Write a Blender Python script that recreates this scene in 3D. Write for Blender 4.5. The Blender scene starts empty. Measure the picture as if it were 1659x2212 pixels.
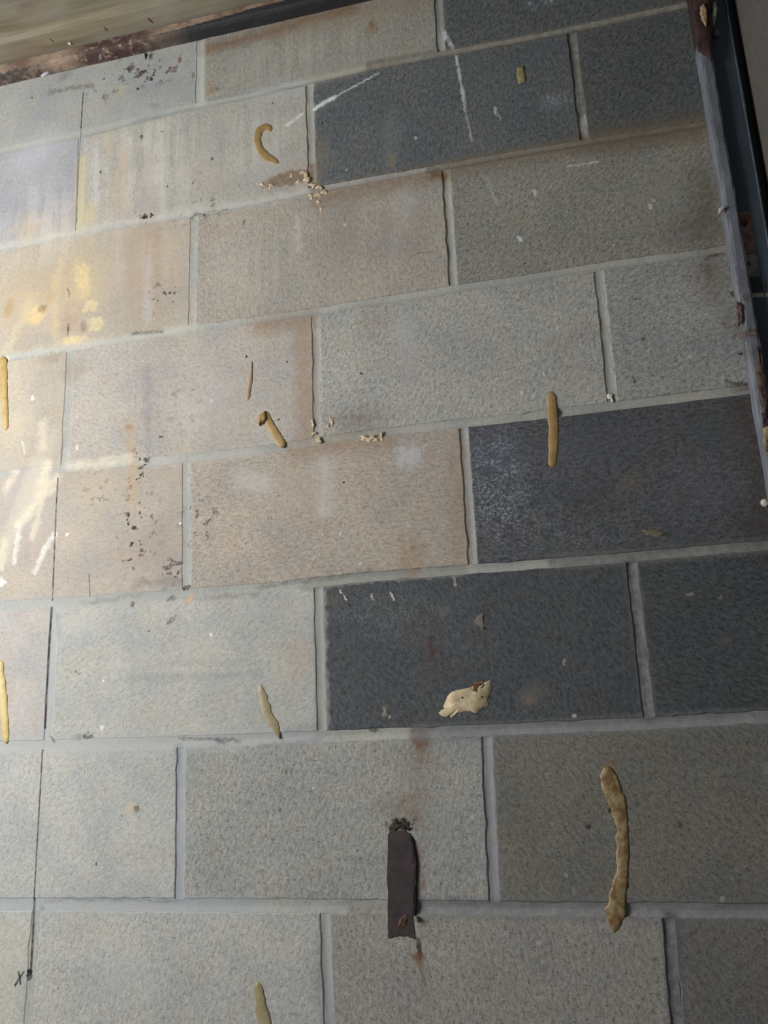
import bpy, bmesh, math, random
from mathutils import Vector, Matrix
random.seed(7)
sc = bpy.context.scene
COL = sc.collection

# ------------------------------------------------------------------ camera
cam_d = bpy.data.cameras.new('camera')
cam_d.sensor_fit = 'VERTICAL'
cam_d.sensor_height = 24.0
cam_d.sensor_width = 18.0
cam_d.lens = 24.0 * 1726.00 / 2212.0
cam_d.clip_start = 0.01
cam = bpy.data.objects.new('camera', cam_d)
COL.objects.link(cam)
cam.matrix_world = Matrix([[0.973941, 0.090514, 0.207959, 0.723294], [0.223711, -0.232473, -0.946525, -1.031718], [-0.037328, 0.968382, -0.246664, -0.992863], [0.0, 0.0, 0.0, 1.0]])
sc.camera = cam

# ------------------------------------------------------------------ light
world = bpy.data.worlds.new('world')
sc.world = world
world.use_nodes = True
wb = world.node_tree.nodes['Background']
wb.inputs['Color'].default_value = (0.80, 0.92, 1.0, 1)
wb.inputs['Strength'].default_value = 0.085

def area_lamp(name, loc, target, sx, sy, power, color):
    d = bpy.data.lights.new(name, 'AREA')
    d.shape = 'RECTANGLE'
    d.size, d.size_y = sx, sy
    d.energy = power
    d.color = color
    o = bpy.data.objects.new(name, d)
    COL.objects.link(o)
    o.location = loc
    v = Vector(target) - Vector(loc)
    o.rotation_euler = v.to_track_quat('-Z', 'Y').to_euler()
    return o

# daylight from the doorway on the left of the room
area_lamp('daylight_from_doorway', (-0.72, -0.82, -0.60), (0.30, 0.0, -0.66), 0.60, 1.00, 24.5, (1.0, 0.985, 0.96))

sc.cycles.max_bounces = 2
sc.cycles.diffuse_bounces = 1
sc.cycles.glossy_bounces = 1
sc.view_settings.view_transform = 'Standard'
sc.view_settings.look = 'None'
sc.view_settings.exposure = 0.0
sc.view_settings.gamma = 1.0
sc.view_settings.use_curve_mapping = False

# ------------------------------------------------------------------ helpers
def lin(c):
    c = c / 255.0
    return c / 12.92 if c <= 0.04045 else ((c + 0.055) / 1.055) ** 2.4

def rgb(c):
    return (lin(c[0]), lin(c[1]), lin(c[2]), 1.0)

def link(name, me, mat=None, parent=None):
    o = bpy.data.objects.new(name, me)
    COL.objects.link(o)
    if mat: me.materials.append(mat)
    if parent: o.parent = parent
    return o

def mesh_obj(name, bm, mat=None, parent=None, smooth=False):
    bmesh.ops.recalc_face_normals(bm, faces=bm.faces)
    me = bpy.data.meshes.new(name)
    bm.to_mesh(me); bm.free()
    if smooth:
        for p in me.polygons: p.use_smooth = True
    return link(name, me, mat, parent)

def tag(o, label=None, cat=None, group=None, kind=None):
    if label: o['label'] = label
    if cat: o['category'] = cat
    if group: o['group'] = group
    if kind: o['kind'] = kind
    return o

# ---- node helper
class NT:
    def __init__(s, name):
        s.m = bpy.data.materials.new(name)
        s.m.use_nodes = True
        s.t = s.m.node_tree
        s.n = s.t.nodes
        s.bsdf = s.n['Principled BSDF']
        s.pos = s.n.new('ShaderNodeNewGeometry').outputs['Position']
    def put(s, sock, v):
        if v is None: return
        if isinstance(v, bpy.types.NodeSocket): s.t.links.new(v, sock)
        else: sock.default_value = v
    def math(s, op, a, b=None, c=None, clamp=False):
        n = s.n.new('ShaderNodeMath'); n.operation = op; n.use_clamp = clamp
        s.put(n.inputs[0], a); s.put(n.inputs[1], b); s.put(n.inputs[2], c)
        return n.outputs[0]
    def vec(s, op, a, b=None, scale=None):
        n = s.n.new('ShaderNodeVectorMath'); n.operation = op
        s.put(n.inputs[0], a); s.put(n.inputs[1], b)
        if scale is not None: s.put(n.inputs['Scale'], scale)
        return n.outputs['Value'] if op in ('LENGTH', 'DOT_PRODUCT', 'DISTANCE') else n.outputs['Vector']
    def flat2(s, axes='XZ'):
        a = s.n.new('ShaderNodeSeparateXYZ'); s.put(a.inputs[0], s.pos)
        c = s.n.new('ShaderNodeCombineXYZ')
        s.put(c.inputs[0], a.outputs['XYZ'.index(axes[0])]); s.put(c.inputs[1], a.outputs['XYZ'.index(axes[1])])
        return c.outputs[0]
    def noise(s, scale, detail=2.0, rough=0.5, vec=None, color=False, dim='3D'):
        n = s.n.new('ShaderNodeTexNoise')
        n.noise_dimensions = dim
        n.inputs['Scale'].default_value = scale
        n.inputs['Detail'].default_value = detail
        n.inputs['Roughness'].default_value = rough
        s.put(n.inputs['Vector'], s.pos if vec is None else vec)
        return n.outputs['Color'] if color else n.outputs[0]
    def ramp(s, v, a, b, c=0.0, d=1.0, smooth=False):
        n = s.n.new('ShaderNodeMapRange')
        if smooth: n.interpolation_type = 'SMOOTHSTEP'
        s.put(n.inputs[0], v)
        for i, x in zip((1, 2, 3, 4), (a, b, c, d)): n.inputs[i].default_value = x
        return n.outputs[0]
    def mix(s, f, a, b, mode='MIX'):
        n = s.n.new('ShaderNodeMix'); n.data_type = 'RGBA'; n.blend_type = mode
        s.put(n.inputs[0], f); s.put(n.inputs[6], a); s.put(n.inputs[7], b)
        return n.outputs[2]
    def mul(s, col, f):
        return s.vec('SCALE', col, scale=f)
    def group(s, g, **kw):
        n = s.n.new('ShaderNodeGroup'); n.node_tree = g
        for k, v in kw.items(): s.put(n.inputs[k], v)
        return n.outputs[0]
    def bump(s, h, strength, dist):
        n = s.n.new('ShaderNodeBump')
        n.inputs['Strength'].default_value = strength
        n.inputs['Distance'].default_value = dist
        s.put(n.inputs['Height'], h)
        s.t.links.new(n.outputs[0], s.bsdf.inputs['Normal'])

def new_group(name, ins, out_type):
    g = bpy.data.node_groups.new(name, 'ShaderNodeTree')
    for n_, t_ in ins: g.interface.new_socket(n_, in_out='INPUT', socket_type=t_)
    g.interface.new_socket('Out', in_out='OUTPUT', socket_type=out_type)
    return g

class GT(NT):
    def __init__(s, g):
        s.t = g; s.n = g.nodes
        s.gi = g.nodes.new('NodeGroupInput'); s.go = g.nodes.new('NodeGroupOutput')

F_, V_, C_ = 'NodeSocketFloat', 'NodeSocketVector', 'NodeSocketColor'
SPOT = new_group('stain_spot', [('P', V_), ('Center', V_), ('Inv', V_), ('Angle', F_), ('From', F_), ('To', F_), ('Strength', F_), ('Mask', F_), ('Under', C_), ('Color', C_)], C_)
g_ = GT(SPOT); i_ = g_.gi.outputs
vr_ = g_.n.new('ShaderNodeVectorRotate'); vr_.rotation_type = 'Z_AXIS'
g_.put(vr_.inputs['Vector'], g_.vec('SUBTRACT', i_['P'], i_['Center'])); g_.put(vr_.inputs['Angle'], i_['Angle'])
m_ = g_.n.new('ShaderNodeMapRange'); m_.interpolation_type = 'SMOOTHSTEP'
g_.put(m_.inputs[0], g_.vec('LENGTH', g_.vec('MULTIPLY', vr_.outputs[0], i_['Inv'])))
g_.put(m_.inputs[1], i_['From']); g_.put(m_.inputs[2], i_['To']); g_.put(m_.inputs[3], i_['Strength']); m_.inputs[4].default_value = 0.0
g_.put(g_.go.inputs[0], g_.mix(g_.math('MULTIPLY', m_.outputs[0], i_['Mask']), i_['Under'], i_['Color']))
SEG = new_group('stroke_segment', [('P', V_), ('A', V_), ('D', V_), ('E', V_), ('Prev', F_)], F_)
g_ = GT(SEG); i_ = g_.gi.outputs
rel_ = g_.vec('SUBTRACT', i_['P'], i_['A'])
t_ = g_.math('ADD', g_.vec('DOT_PRODUCT', rel_, i_['E']), 0.0, clamp=True)
g_.put(g_.go.inputs[0], g_.math('MINIMUM', i_['Prev'], g_.vec('LENGTH', g_.vec('SUBTRACT', rel_, g_.vec('SCALE', i_['D'], scale=t_)))))
STROKE = new_group('stain_stroke', [('Dist', F_), ('From', F_), ('To', F_), ('Strength', F_), ('Mask', F_), ('Under', C_), ('Color', C_)], C_)
g_ = GT(STROKE); i_ = g_.gi.outputs
m_ = g_.n.new('ShaderNodeMapRange')
g_.put(m_.inputs[0], i_['Dist']); g_.put(m_.inputs[1], i_['From']); g_.put(m_.inputs[2], i_['To']); g_.put(m_.inputs[3], i_['Strength']); m_.inputs[4].default_value = 0.0
g_.put(g_.go.inputs[0], g_.mix(g_.math('MULTIPLY', m_.outputs[0], i_['Mask']), i_['Under'], i_['Color']))

# ------------------------------------------------------------------ stains, wear and drawn marks on the wall
# positions are metres on the wall plane (x along the wall, z up); sizes in metres; colours are albedo
STAINS = [
# --- top left: broad yellow, pink and whitish washes
('drip', (0.1193, -0.0894), 0.12540, 0.11220, 0, (214,210,198), 0.60, 0.8, 0.006, 0.2),
('drip', (-0.0742, -0.1664), 0.08580, 0.09900, 0, (206,200,206), 0.45, 0.8, 0.006, 0.2),
('spot', (-0.0942, -0.0257), 0.07260, 0.04620, 20, (206,206,216), 0.45, 0.9, 0.008, 0.2),
('spot', (0.1100, -0.2689), 0.07920, 0.11220, 0, (196,172,150), 0.35, 0.9, 0.010, 0.3),
('drip', (0.1427, -0.2746), 0.07920, 0.11880, 0, (176,150,132), 0.45, 0.8, 0.004, 0.2),
('spot', (-0.0997, -0.1794), 0.03630, 0.04620, 0, (208,184,142), 0.5, 0.9, 0.014, 0.5),
('spot', (-0.0765, -0.3045), 0.09900, 0.07920, 0, (204,178,136), 0.55, 0.9, 0.012, 0.5),
('spot', (0.0072, -0.2847), 0.05280, 0.08580, 12, (204,182,138), 0.60, 0.95, 0.018, 0.4),
('line', [(-0.0061, -0.0584),(-0.0022, -0.1888)], 0.01716, (206,192,150), 0.7, 0.7, 0.003, 0.2),
('spot', (0.0153, -0.1658), 0.01716, 0.02904, 0, (206,188,140), 0.6, 0.8, 0.006, 0.3),
('line', [(0.0418, -0.0071),(0.0479, -0.0562)], 0.01452, (204,192,152), 0.45, 0.8, 0.006, 0.2),
('line', [(0.0723, -0.0614),(0.0738, -0.1640)], 0.02244, (200,174,142), 0.45, 0.85, 0.006, 0.3),
('spot', (0.0626, 0.0680), 0.01056, 0.01188, 0, (196,186,142), 0.5, 0.8, 0.005, 0.3),
('spot', (-0.0085, -0.3650), 0.03300, 0.03960, 0, (176,142,120), 0.5, 0.8, 0.010, 0.5),
('spot', (-0.0694, -0.3391), 0.01716, 0.01848, 0, (232,206,150), 0.75, 0.4, 0.008, 0.4),
('spot', (-0.0616, -0.3303), 0.00924, 0.00924, 0, (120,92,60), 0.6, 0.5, 0.006, 0.4),
('spot', (-0.1230, -0.3181), 0.01056, 0.01848, 0, (170,136,84), 0.55, 0.7, 0.006, 0.3),
('spot', (0.0018, -0.3949), 0.02640, 0.00924, 0, (234,214,164), 0.75, 0.5, 0.006, 0.3),
('spot', (0.0098, -0.2851), 0.01584, 0.03960, 10, (236,214,160), 0.6, 0.6, 0.008, 0.4),
('spot', (0.0169, -0.3729), 0.00792, 0.01056, 0, (128,98,70), 0.5, 0.6, 0.005, 0.4),
('spot', (-0.0155, 0.1070), 0.00924, 0.00924, 0, (176,152,146), 0.5, 0.9, 0.004, 0.3),
('line', [(-0.0778, 0.0948),(-0.0484, 0.0945),(0.0063, 0.0901)], 0.00924, (112,98,90), 0.7, 0.7, 0.006, 0.6),
('spot', (-0.1138, 0.0925), 0.00264, 0.00264, 0, (60,54,50), 0.8, 0.5, 0.002, 0),
('spot', (0.0801, 0.1087), 0.00660, 0.00660, 0, (66,46,46), 0.9, 0.4, 0.006, 0.3),
('spot', (0.0983, 0.0927), 0.01188, 0.00660, 15, (70,44,44), 0.9, 0.4, 0.007, 0.4),
('spot', (0.1190, 0.0753), 0.00396, 0.00462, 0, (44,36,34), 0.9, 0.4, 0.002, 0),
('spot', (0.1724, 0.1029), 0.00594, 0.00924, 0, (112,74,66), 0.75, 0.5, 0.007, 0.5),
('spot', (0.1626, 0.0845), 0.00660, 0.00528, 0, (98,72,62), 0.7, 0.5, 0.007, 0.5),
('spot', (0.1972, 0.0647), 0.00396, 0.00660, 0, (72,66,58), 0.7, 0.5, 0.005, 0.4),
('spot', (0.0944, 0.0613), 0.00264, 0.00264, 0, (52,44,40), 0.9, 0.4, 0.002, 0),
('spot', (0.0282, 0.0983), 0.00264, 0.00264, 0, (64,56,52), 0.8, 0.4, 0.002, 0),
('spot', (0.0294, 0.0597), 0.00330, 0.00462, 0, (92,84,72), 0.7, 0.5, 0.003, 0),
('spat', (0.1123, 0.0921), 0.07920, 0.03300, -8, (84,58,52), 0.8, 0.6, 0.002, 0),
('spat', (0.0343, 0.0681), 0.04620, 0.02640, 0, (96,88,80), 0.6, 0.6, 0.002, 0),
('spot', (0.1236, 0.0207), 0.01716, 0.00792, -12, (140,140,144), 0.6, 0.7, 0.005, 0.4),
('spot', (0.2263, 0.0316), 0.01056, 0.01584, 0, (154,124,92), 0.65, 0.7, 0.008, 0.4),
('spot', (0.2413, 0.0261), 0.00528, 0.00594, 0, (112,92,70), 0.6, 0.6, 0.006, 0.4),
('line', [(0.2131, 0.1116),(0.3148, 0.1156),(0.3960, 0.1242),(0.4753, 0.1271)], 0.02244, (124,92,62), 0.75, 0.8, 0.005, 0.3),
('line', [(0.3475, 0.1127),(0.4750, 0.1160),(0.5824, 0.1143)], 0.03960, (150,126,100), 0.45, 0.9, 0.006, 0.3),
('spot', (0.5074, 0.0871), 0.00594, 0.00792, 0, (128,86,52), 0.7, 0.8, 0.003, 0.2),
('spot', (0.5086, 0.0777), 0.01452, 0.01452, 0, (140,104,72), 0.45, 0.8, 0.004, 0.2),
('drip', (0.3951, 0.0542), 0.14520, 0.05940, 0, (190,188,178), 0.5, 0.8, 0.004, 0.2),
('drip', (0.3150, -0.0875), 0.07260, 0.07260, 0, (206,204,194), 0.6, 0.8, 0.004, 0.2),
# joints smeared flush with pale mortar, left half
('line', [(-0.1708, 0.0079),(-0.0056, -0.0095),(0.0989, -0.0051),(0.2119, 0.0056),(0.3149, -0.0023),(0.3943, 0.0002)], 0.01848, (176,178,172), 0.6, 0.6, 0.004, 0.4),
('line', [(-0.1516, -0.1983),(-0.0111, -0.1976),(0.1070, -0.1972),(0.2048, -0.1955),(0.3152, -0.2035),(0.3916, -0.1987)], 0.01716, (198,197,190), 0.65, 0.6, 0.005, 0.4),
('line', [(0.2078, 0.1206),(0.2118, 0.0075)], 0.01716, (192,196,188), 0.75, 0.5, 0.003, 0.2),
('line', [(-0.1151, -0.4064),(-0.0099, -0.4053),(0.1126, -0.4058),(0.2080, -0.4028)], 0.01320, (204,199,186), 0.6, 0.6, 0.004, 0.3),
('line', [(-0.0083, -0.6050),(0.1245, -0.6120),(0.2144, -0.6161),(0.3157, -0.6187)], 0.01584, (192,190,184), 0.6, 0.7, 0.005, 0.4),
('line', [(-0.0944, -0.8141),(-0.0050, -0.8145),(0.1331, -0.8158),(0.2048, -0.8142)], 0.01716, (172,174,172), 0.75, 0.5, 0.005, 0.3),
('line', [(-0.0757, -1.0148),(-0.0013, -1.0150),(0.2034, -1.0179),(0.3993, -1.0144)], 0.02376, (178,182,182), 0.75, 0.5, 0.006, 0.3),
('line', [(-0.0565, -1.2214),(0.1074, -1.2197),(0.3165, -1.2190)], 0.02244, (174,180,184), 0.7, 0.5, 0.004, 0.3),
('line', [(0.2041, -0.6751),(0.2068, -0.8077)], 0.01452, (176,178,174), 0.7, 0.5, 0.004, 0.2),
('line', [(-0.0033, -0.8269),(0.0004, -1.0095)], 0.01716, (178,180,182), 0.7, 0.5, 0.004, 0.2),
('line', [(0.4026, -0.8312),(0.4032, -1.0099)], 0.01980, (160,162,157), 0.75, 0.25, 0.004, 0.3),
('line', [(0.3831, -0.8171),(0.4680, -0.8113),(0.5994, -0.8125)], 0.01584, (150,150,144), 0.7, 0.25, 0.005, 0.3),
('line', [(0.4888, 0.0091),(0.4061, 0.0063)], 0.02244, (170,166,152), 0.7, 0.5, 0.004, 0.3),
('line', [(0.3990, 0.0026),(0.4022, -0.1909)], 0.01584, (172,168,156), 0.6, 0.5, 0.004, 0.2),
# --- small dark specks on the upper left blocks
('spot', (0.1418, -0.0349), 0.00264, 0.00264, 0, (40,36,34), 0.95, 0.4, 0.001, 0),
('spot', (0.1054, -0.0377), 0.00330, 0.00660, 0, (74,66,58), 0.8, 0.5, 0.004, 0.3),
('spot', (0.0316, -0.0917), 0.00198, 0.00528, 0, (66,66,52), 0.8, 0.5, 0.002, 0),
('spot', (0.2337, -0.1075), 0.00231, 0.00231, 0, (40,36,34), 0.95, 0.4, 0.001, 0),
('spot', (0.1562, -0.1429), 0.00132, 0.00330, 0, (48,44,40), 0.9, 0.4, 0.001, 0),
('spot', (0.1549, -0.1530), 0.00132, 0.00165, 0, (48,44,40), 0.9, 0.4, 0.001, 0),
('spot', (0.2004, -0.1466), 0.00165, 0.00198, 0, (48,44,40), 0.9, 0.4, 0.001, 0),
('spot', (0.2226, -0.2074), 0.00264, 0.00264, 0, (44,36,34), 0.95, 0.4, 0.001, 0),
('spot', (0.3373, -0.0237), 0.00198, 0.00198, 0, (56,50,46), 0.9, 0.4, 0.001, 0),
('spat', (0.1218, -0.1949), 0.01584, 0.01584, 0, (62,40,38), 0.95, 0.4, 0.002, 0),
('spot', (0.1167, -0.1905), 0.00594, 0.00462, 0, (72,46,44), 0.8, 0.5, 0.007, 0.5),
('spat', (0.2210, -0.2054), 0.05940, 0.03960, 0, (80,70,62), 0.5, 0.6, 0.002, 0),
('spot', (0.2898, -0.2352), 0.00264, 0.00660, -25, (104,92,80), 0.7, 0.5, 0.002, 0),
# --- second course: brown patch, chalk lines, pale scrubs on the dark block
('spot', (0.3599, -0.1723), 0.04092, 0.01650, 6, (132,104,76), 0.85, 0.35, 0.008, 0.3),
('line', [(0.4013, -0.1574),(0.4052, -0.1932)], 0.01320, (118,84,58), 0.7, 0.6, 0.003, 0.2),
('line', [(0.3638, -0.0713),(0.3873, -0.0574)], 0.00594, (226,226,224), 0.9, 0.5, 0.003, 0.5),
('line', [(0.4091, -0.0528),(0.4246, -0.0442),(0.4416, -0.0385)], 0.00726, (236,238,240), 0.98, 0.5, 0.003, 0.3),
('line', [(0.4416, -0.0385),(0.4786, -0.0237),(0.5154, -0.0098)], 0.00330, (214,216,216), 0.9, 0.5, 0.002, 0.5),
('line', [(0.6200, 0.0500),(0.6261, 0.0290),(0.6344, 0.0076)], 0.00594, (214,216,218), 0.85, 0.5, 0.003, 0.6),
('line', [(0.6387, -0.0040),(0.6423, -0.0513),(0.6449, -0.0899)], 0.00396, (214,216,222), 0.9, 0.5, 0.002, 0.5),
('line', [(0.6453, -0.0731),(0.6463, -0.1027)], 0.00528, (200,202,214), 0.75, 0.6, 0.003, 0.6),
('line', [(0.6451, -0.0983),(0.6497, -0.1366),(0.6534, -0.1660)], 0.00297, (190,192,196), 0.75, 0.6, 0.003, 0.6),
('line', [(0.6707, -0.2359),(0.6825, -0.2802)], 0.00396, (190,190,188), 0.6, 0.7, 0.003, 0.7),
('line', [(0.7865, -0.2372),(0.8097, -0.2390),(0.8297, -0.2386)], 0.00297, (216,210,200), 0.9, 0.5, 0.002, 0.5),
('spot', (0.6911, -0.1214), 0.00264, 0.00990, 0, (200,200,188), 0.9, 0.5, 0.003, 0.3),
('spot', (0.6959, -0.1323), 0.00198, 0.00792, 10, (190,190,180), 0.7, 0.5, 0.003, 0.3),
('spot', (0.5686, -0.1416), 0.00198, 0.00396, 0, (190,192,188), 0.85, 0.5, 0.001, 0),
('spot', (0.4579, -0.1750), 0.00264, 0.00198, 0, (176,178,176), 0.8, 0.5, 0.001, 0),
('spot', (0.4208, -0.0816), 0.00165, 0.00330, 0, (40,38,40), 0.9, 0.4, 0.001, 0),
('fleck', (0.7830, -0.1223), 0.03036, 0.01716, 0, (196,200,210), 0.8, 0.7, 0.004, 0.2),
('fleck', (0.7747, 0.0577), 0.03300, 0.01584, 0, (206,210,222), 0.9, 0.7, 0.004, 0.2),
('spot', (0.8114, -0.1531), 0.00462, 0.01188, -10, (184,186,186), 0.7, 0.6, 0.003, 0.3),
('spot', (0.7724, -0.1280), 0.01980, 0.01980, 0, (130,134,142), 0.4, 0.9, 0.006, 0.3),
('spot', (0.5305, -0.1349), 0.01584, 0.06600, -4, (132,134,138), 0.4, 0.7, 0.006, 0.3),
('spot', (0.5296, -0.1744), 0.00924, 0.01320, 0, (150,136,104), 0.5, 0.8, 0.004, 0.3),
('line', [(0.4143, -0.1892),(0.4227, -0.1450),(0.4157, -0.1096)], 0.02244, (140,128,114), 0.45, 0.9, 0.008, 0.4),
('line', [(0.8184, -0.2029),(0.9011, -0.2071),(0.9820, -0.2053)], 0.03960, (118,106,90), 0.75, 0.7, 0.006, 0.3),
# --- third course
('line', [(0.4138, -0.2163),(0.4948, -0.2137),(0.6088, -0.2128)], 0.03036, (138,110,82), 0.6, 0.9, 0.006, 0.3),
('line', [(0.5915, -0.2085),(0.6052, -0.2145)], 0.01452, (110,78,50), 0.7, 0.8, 0.004, 0.3),
('line', [(0.6370, -0.2067),(0.7388, -0.2084),(0.8371, -0.2101),(0.9619, -0.2183)], 0.02904, (124,106,86), 0.6, 0.9, 0.006, 0.3),
('spot', (0.5506, -0.2529), 0.02640, 0.03630, 0, (190,190,192), 0.45, 0.9, 0.008, 0.4),
('spot', (0.5234, -0.3105), 0.01716, 0.05940, 0, (178,176,172), 0.35, 0.8, 0.006, 0.3),
('drip', (0.3153, -0.3129), 0.08580, 0.07260, 0, (196,192,184), 0.4, 0.8, 0.004, 0.2),
('drip', (0.4923, -0.2892), 0.11880, 0.07920, 0, (150,138,124), 0.4, 0.8, 0.004, 0.2),
('fleck', (0.8981, -0.2876), 0.04620, 0.03960, 0, (168,170,164), 0.7, 0.7, 0.004, 0.2),
('spot', (0.9020, -0.3069), 0.03960, 0.03960, 0, (146,146,140), 0.45, 0.8, 0.010, 0.6),
('spot', (0.9366, -0.3716), 0.03960, 0.03300, 0, (96,90,82), 0.5, 0.8, 0.010, 0.4),
('spot', (0.9653, -0.3340), 0.02904, 0.08580, 0, (98,88,76), 0.55, 0.9, 0.008, 0.3),
('spot', (0.7370, -0.2710), 0.00396, 0.00528, 15, (214,210,198), 0.9, 0.4, 0.002, 0),
('spot', (0.8902, -0.3237), 0.00264, 0.00594, 15, (214,212,204), 0.9, 0.4, 0.002, 0),
('spot', (0.8954, -0.3159), 0.00198, 0.00330, 25, (200,200,194), 0.8, 0.4, 0.002, 0),
('spot', (0.7103, -0.3416), 0.00264, 0.00660, 30, (214,218,218), 0.95, 0.4, 0.002, 0),
('spot', (0.8359, -0.3747), 0.00330, 0.00330, 0, (196,190,184), 0.7, 0.5, 0.002, 0),
('spot', (0.7797, -0.3112), 0.00198, 0.00264, 0, (196,196,190), 0.8, 0.5, 0.001, 0),
('spot', (0.4531, -0.2708), 0.00330, 0.00264, 20, (204,204,196), 0.8, 0.5, 0.002, 0),
('line', [(0.5606, -0.3380),(0.5845, -0.3408)], 0.00330, (108,100,96), 0.6, 0.7, 0.002, 0.4),
('spat', (0.1531, -0.3418), 0.03300, 0.03960, 0, (66,56,50), 0.8, 0.6, 0.002, 0),
('line', [(0.1035, -0.3981),(0.1551, -0.4019)], 0.00528, (96,88,84), 0.7, 0.7, 0.003, 0.5),
('drip', (-0.0374, -0.1909), 0.09240, 0.06600, 0, (216,204,176), 0.4, 0.8, 0.004, 0.2),
# --- fourth course
('line', [(0.3155, -0.4184),(0.3922, -0.4188)], 0.02640, (148,116,88), 0.6, 0.9, 0.006, 0.3),
('line', [(0.3847, -0.4403),(0.3868, -0.5434),(0.3862, -0.5931)], 0.03036, (166,138,112), 0.55, 0.6, 0.005, 0.3),
('line', [(0.1324, -0.4648),(0.1355, -0.5448)], 0.01452, (156,142,148), 0.5, 0.7, 0.004, 0.3),
('line', [(0.1369, -0.5413),(0.1413, -0.6153)], 0.00528, (146,130,130), 0.4, 0.8, 0.004, 0.4),
('spot', (0.0052, -0.4473), 0.02640, 0.02376, 0, (164,146,124), 0.5, 0.9, 0.010, 0.3),
('spot', (-0.0378, -0.4214), 0.02640, 0.01188, 0, (150,132,112), 0.55, 0.9, 0.008, 0.3),
('spot', (0.2274, -0.5303), 0.07260, 0.05940, 0, (210,202,198), 0.35, 0.9, 0.010, 0.3),
('spot', (0.5376, -0.4632), 0.01716, 0.03960, 0, (186,184,186), 0.55, 0.8, 0.007, 0.3),
('spot', (0.5417, -0.5212), 0.01584, 0.03960, 0, (178,174,172), 0.45, 0.8, 0.007, 0.3),
('spot', (0.4619, -0.5847), 0.05280, 0.02112, 0, (130,114,98), 0.6, 0.9, 0.008, 0.4),
('spot', (0.4871, -0.4409), 0.02640, 0.03960, 0, (152,132,110), 0.35, 0.9, 0.008, 0.4),
('line', [(0.1065, -0.5525),(0.1146, -0.6124),(0.1156, -0.6700)], 0.01716, (194,166,126), 0.6, 0.9, 0.006, 0.4),
('spot', (0.1051, -0.5538), 0.01056, 0.00660, 0, (150,122,80), 0.6, 0.8, 0.005, 0.4),
('spat', (0.1249, -0.6207), 0.02244, 0.03960, 0, (58,48,42), 0.9, 0.6, 0.002, 0),
('spot', (0.1279, -0.6218), 0.00528, 0.00330, 0, (66,50,48), 0.85, 0.5, 0.005, 0.3),
('spot', (0.1596, -0.5765), 0.00264, 0.00165, 20, (44,40,38), 0.95, 0.4, 0.001, 0),
('spot', (0.2949, -0.4647), 0.00165, 0.00330, -15, (34,32,32), 0.98, 0.3, 0.001, 0),
('spot', (0.3583, -0.4827), 0.00132, 0.00198, 0, (40,38,38), 0.95, 0.3, 0.001, 0),
('spot', (0.3449, -0.5711), 0.00198, 0.00165, 0, (40,38,38), 0.95, 0.3, 0.001, 0),
('spot', (0.4708, -0.5158), 0.00264, 0.00198, 0, (44,42,42), 0.95, 0.4, 0.001, 0),
('spot', (0.4667, -0.5166), 0.00264, 0.00198, 0, (206,204,196), 0.8, 0.4, 0.001, 0),
('spat', (0.1971, -0.5190), 0.05940, 0.06600, 0, (60,54,50), 0.25, 0.7, 0.002, 0),
('spot', (-0.0662, -0.4851), 0.00330, 0.00528, 0, (238,228,206), 0.9, 0.4, 0.002, 0),
('spot', (0.0185, -0.5774), 0.00264, 0.00594, 0, (236,222,198), 0.85, 0.5, 0.002, 0),
('line', [(-0.0784, -0.5573),(-0.0728, -0.5754)], 0.00264, (236,224,198), 0.85, 0.5, 0.002, 0),
('spot', (0.2401, -0.5282), 0.00264, 0.00330, -20, (222,212,200), 0.8, 0.5, 0.002, 0),
('line', [(0.7924, -0.4174),(0.8103, -0.4133)], 0.00264, (190,190,184), 0.7, 0.6, 0.002, 0),
('spot', (0.7610, -0.4940), 0.00396, 0.01452, 0, (186,184,172), 0.55, 0.7, 0.003, 0.2),
('spot', (0.7503, -0.4882), 0.00198, 0.00660, 10, (204,206,206), 0.8, 0.5, 0.002, 0),
('spot', (0.7255, -0.5520), 0.00198, 0.00462, 0, (206,206,200), 0.8, 0.5, 0.002, 0),
('spot', (0.6938, -0.5748), 0.00264, 0.00330, 20, (220,220,216), 0.9, 0.5, 0.002, 0),
('spot', (0.9139, -0.5528), 0.00462, 0.00264, 15, (196,196,190), 0.85, 0.5, 0.002, 0),
('spot', (0.8567, -0.4597), 0.00660, 0.00330, 0, (104,84,66), 0.6, 0.7, 0.003, 0.3),
('spot', (0.8595, -0.5196), 0.00330, 0.00264, 0, (60,58,56), 0.8, 0.5, 0.003, 0.2),
('line', [(0.8397, -0.5702),(0.8422, -0.5798)], 0.00264, (52,50,48), 0.8, 0.6, 0.002, 0.2),
('spot', (0.9518, -0.4374), 0.00924, 0.02640, 0, (116,86,68), 0.55, 0.8, 0.006, 0.4),
('spot', (0.9566, -0.4452), 0.03300, 0.05280, 0, (110,98,84), 0.5, 0.9, 0.008, 0.3),
('spot', (0.9814, -0.5166), 0.02244, 0.02904, 0, (118,92,74), 0.6, 0.9, 0.008, 0.4),
('spot', (0.9746, -0.5576), 0.00462, 0.00264, 0, (42,42,40), 0.9, 0.5, 0.002, 0.1),
('spot', (0.9779, -0.4719), 0.00528, 0.00462, 0, (56,54,50), 0.8, 0.6, 0.003, 0.1),
('line', [(0.9552, -0.5930),(0.9645, -0.5987),(0.9783, -0.5993)], 0.00528, (66,56,50), 0.8, 0.6, 0.003, 0.3),
('line', [(0.9635, -0.6062),(0.9801, -0.6059)], 0.00924, (112,82,72), 0.7, 0.8, 0.003, 0.3),
('line', [(0.9533, -0.4169),(0.9586, -0.4123),(0.9738, -0.4122)], 0.00528, (62,50,42), 0.75, 0.7, 0.003, 0.3),
# --- fifth course
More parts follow.
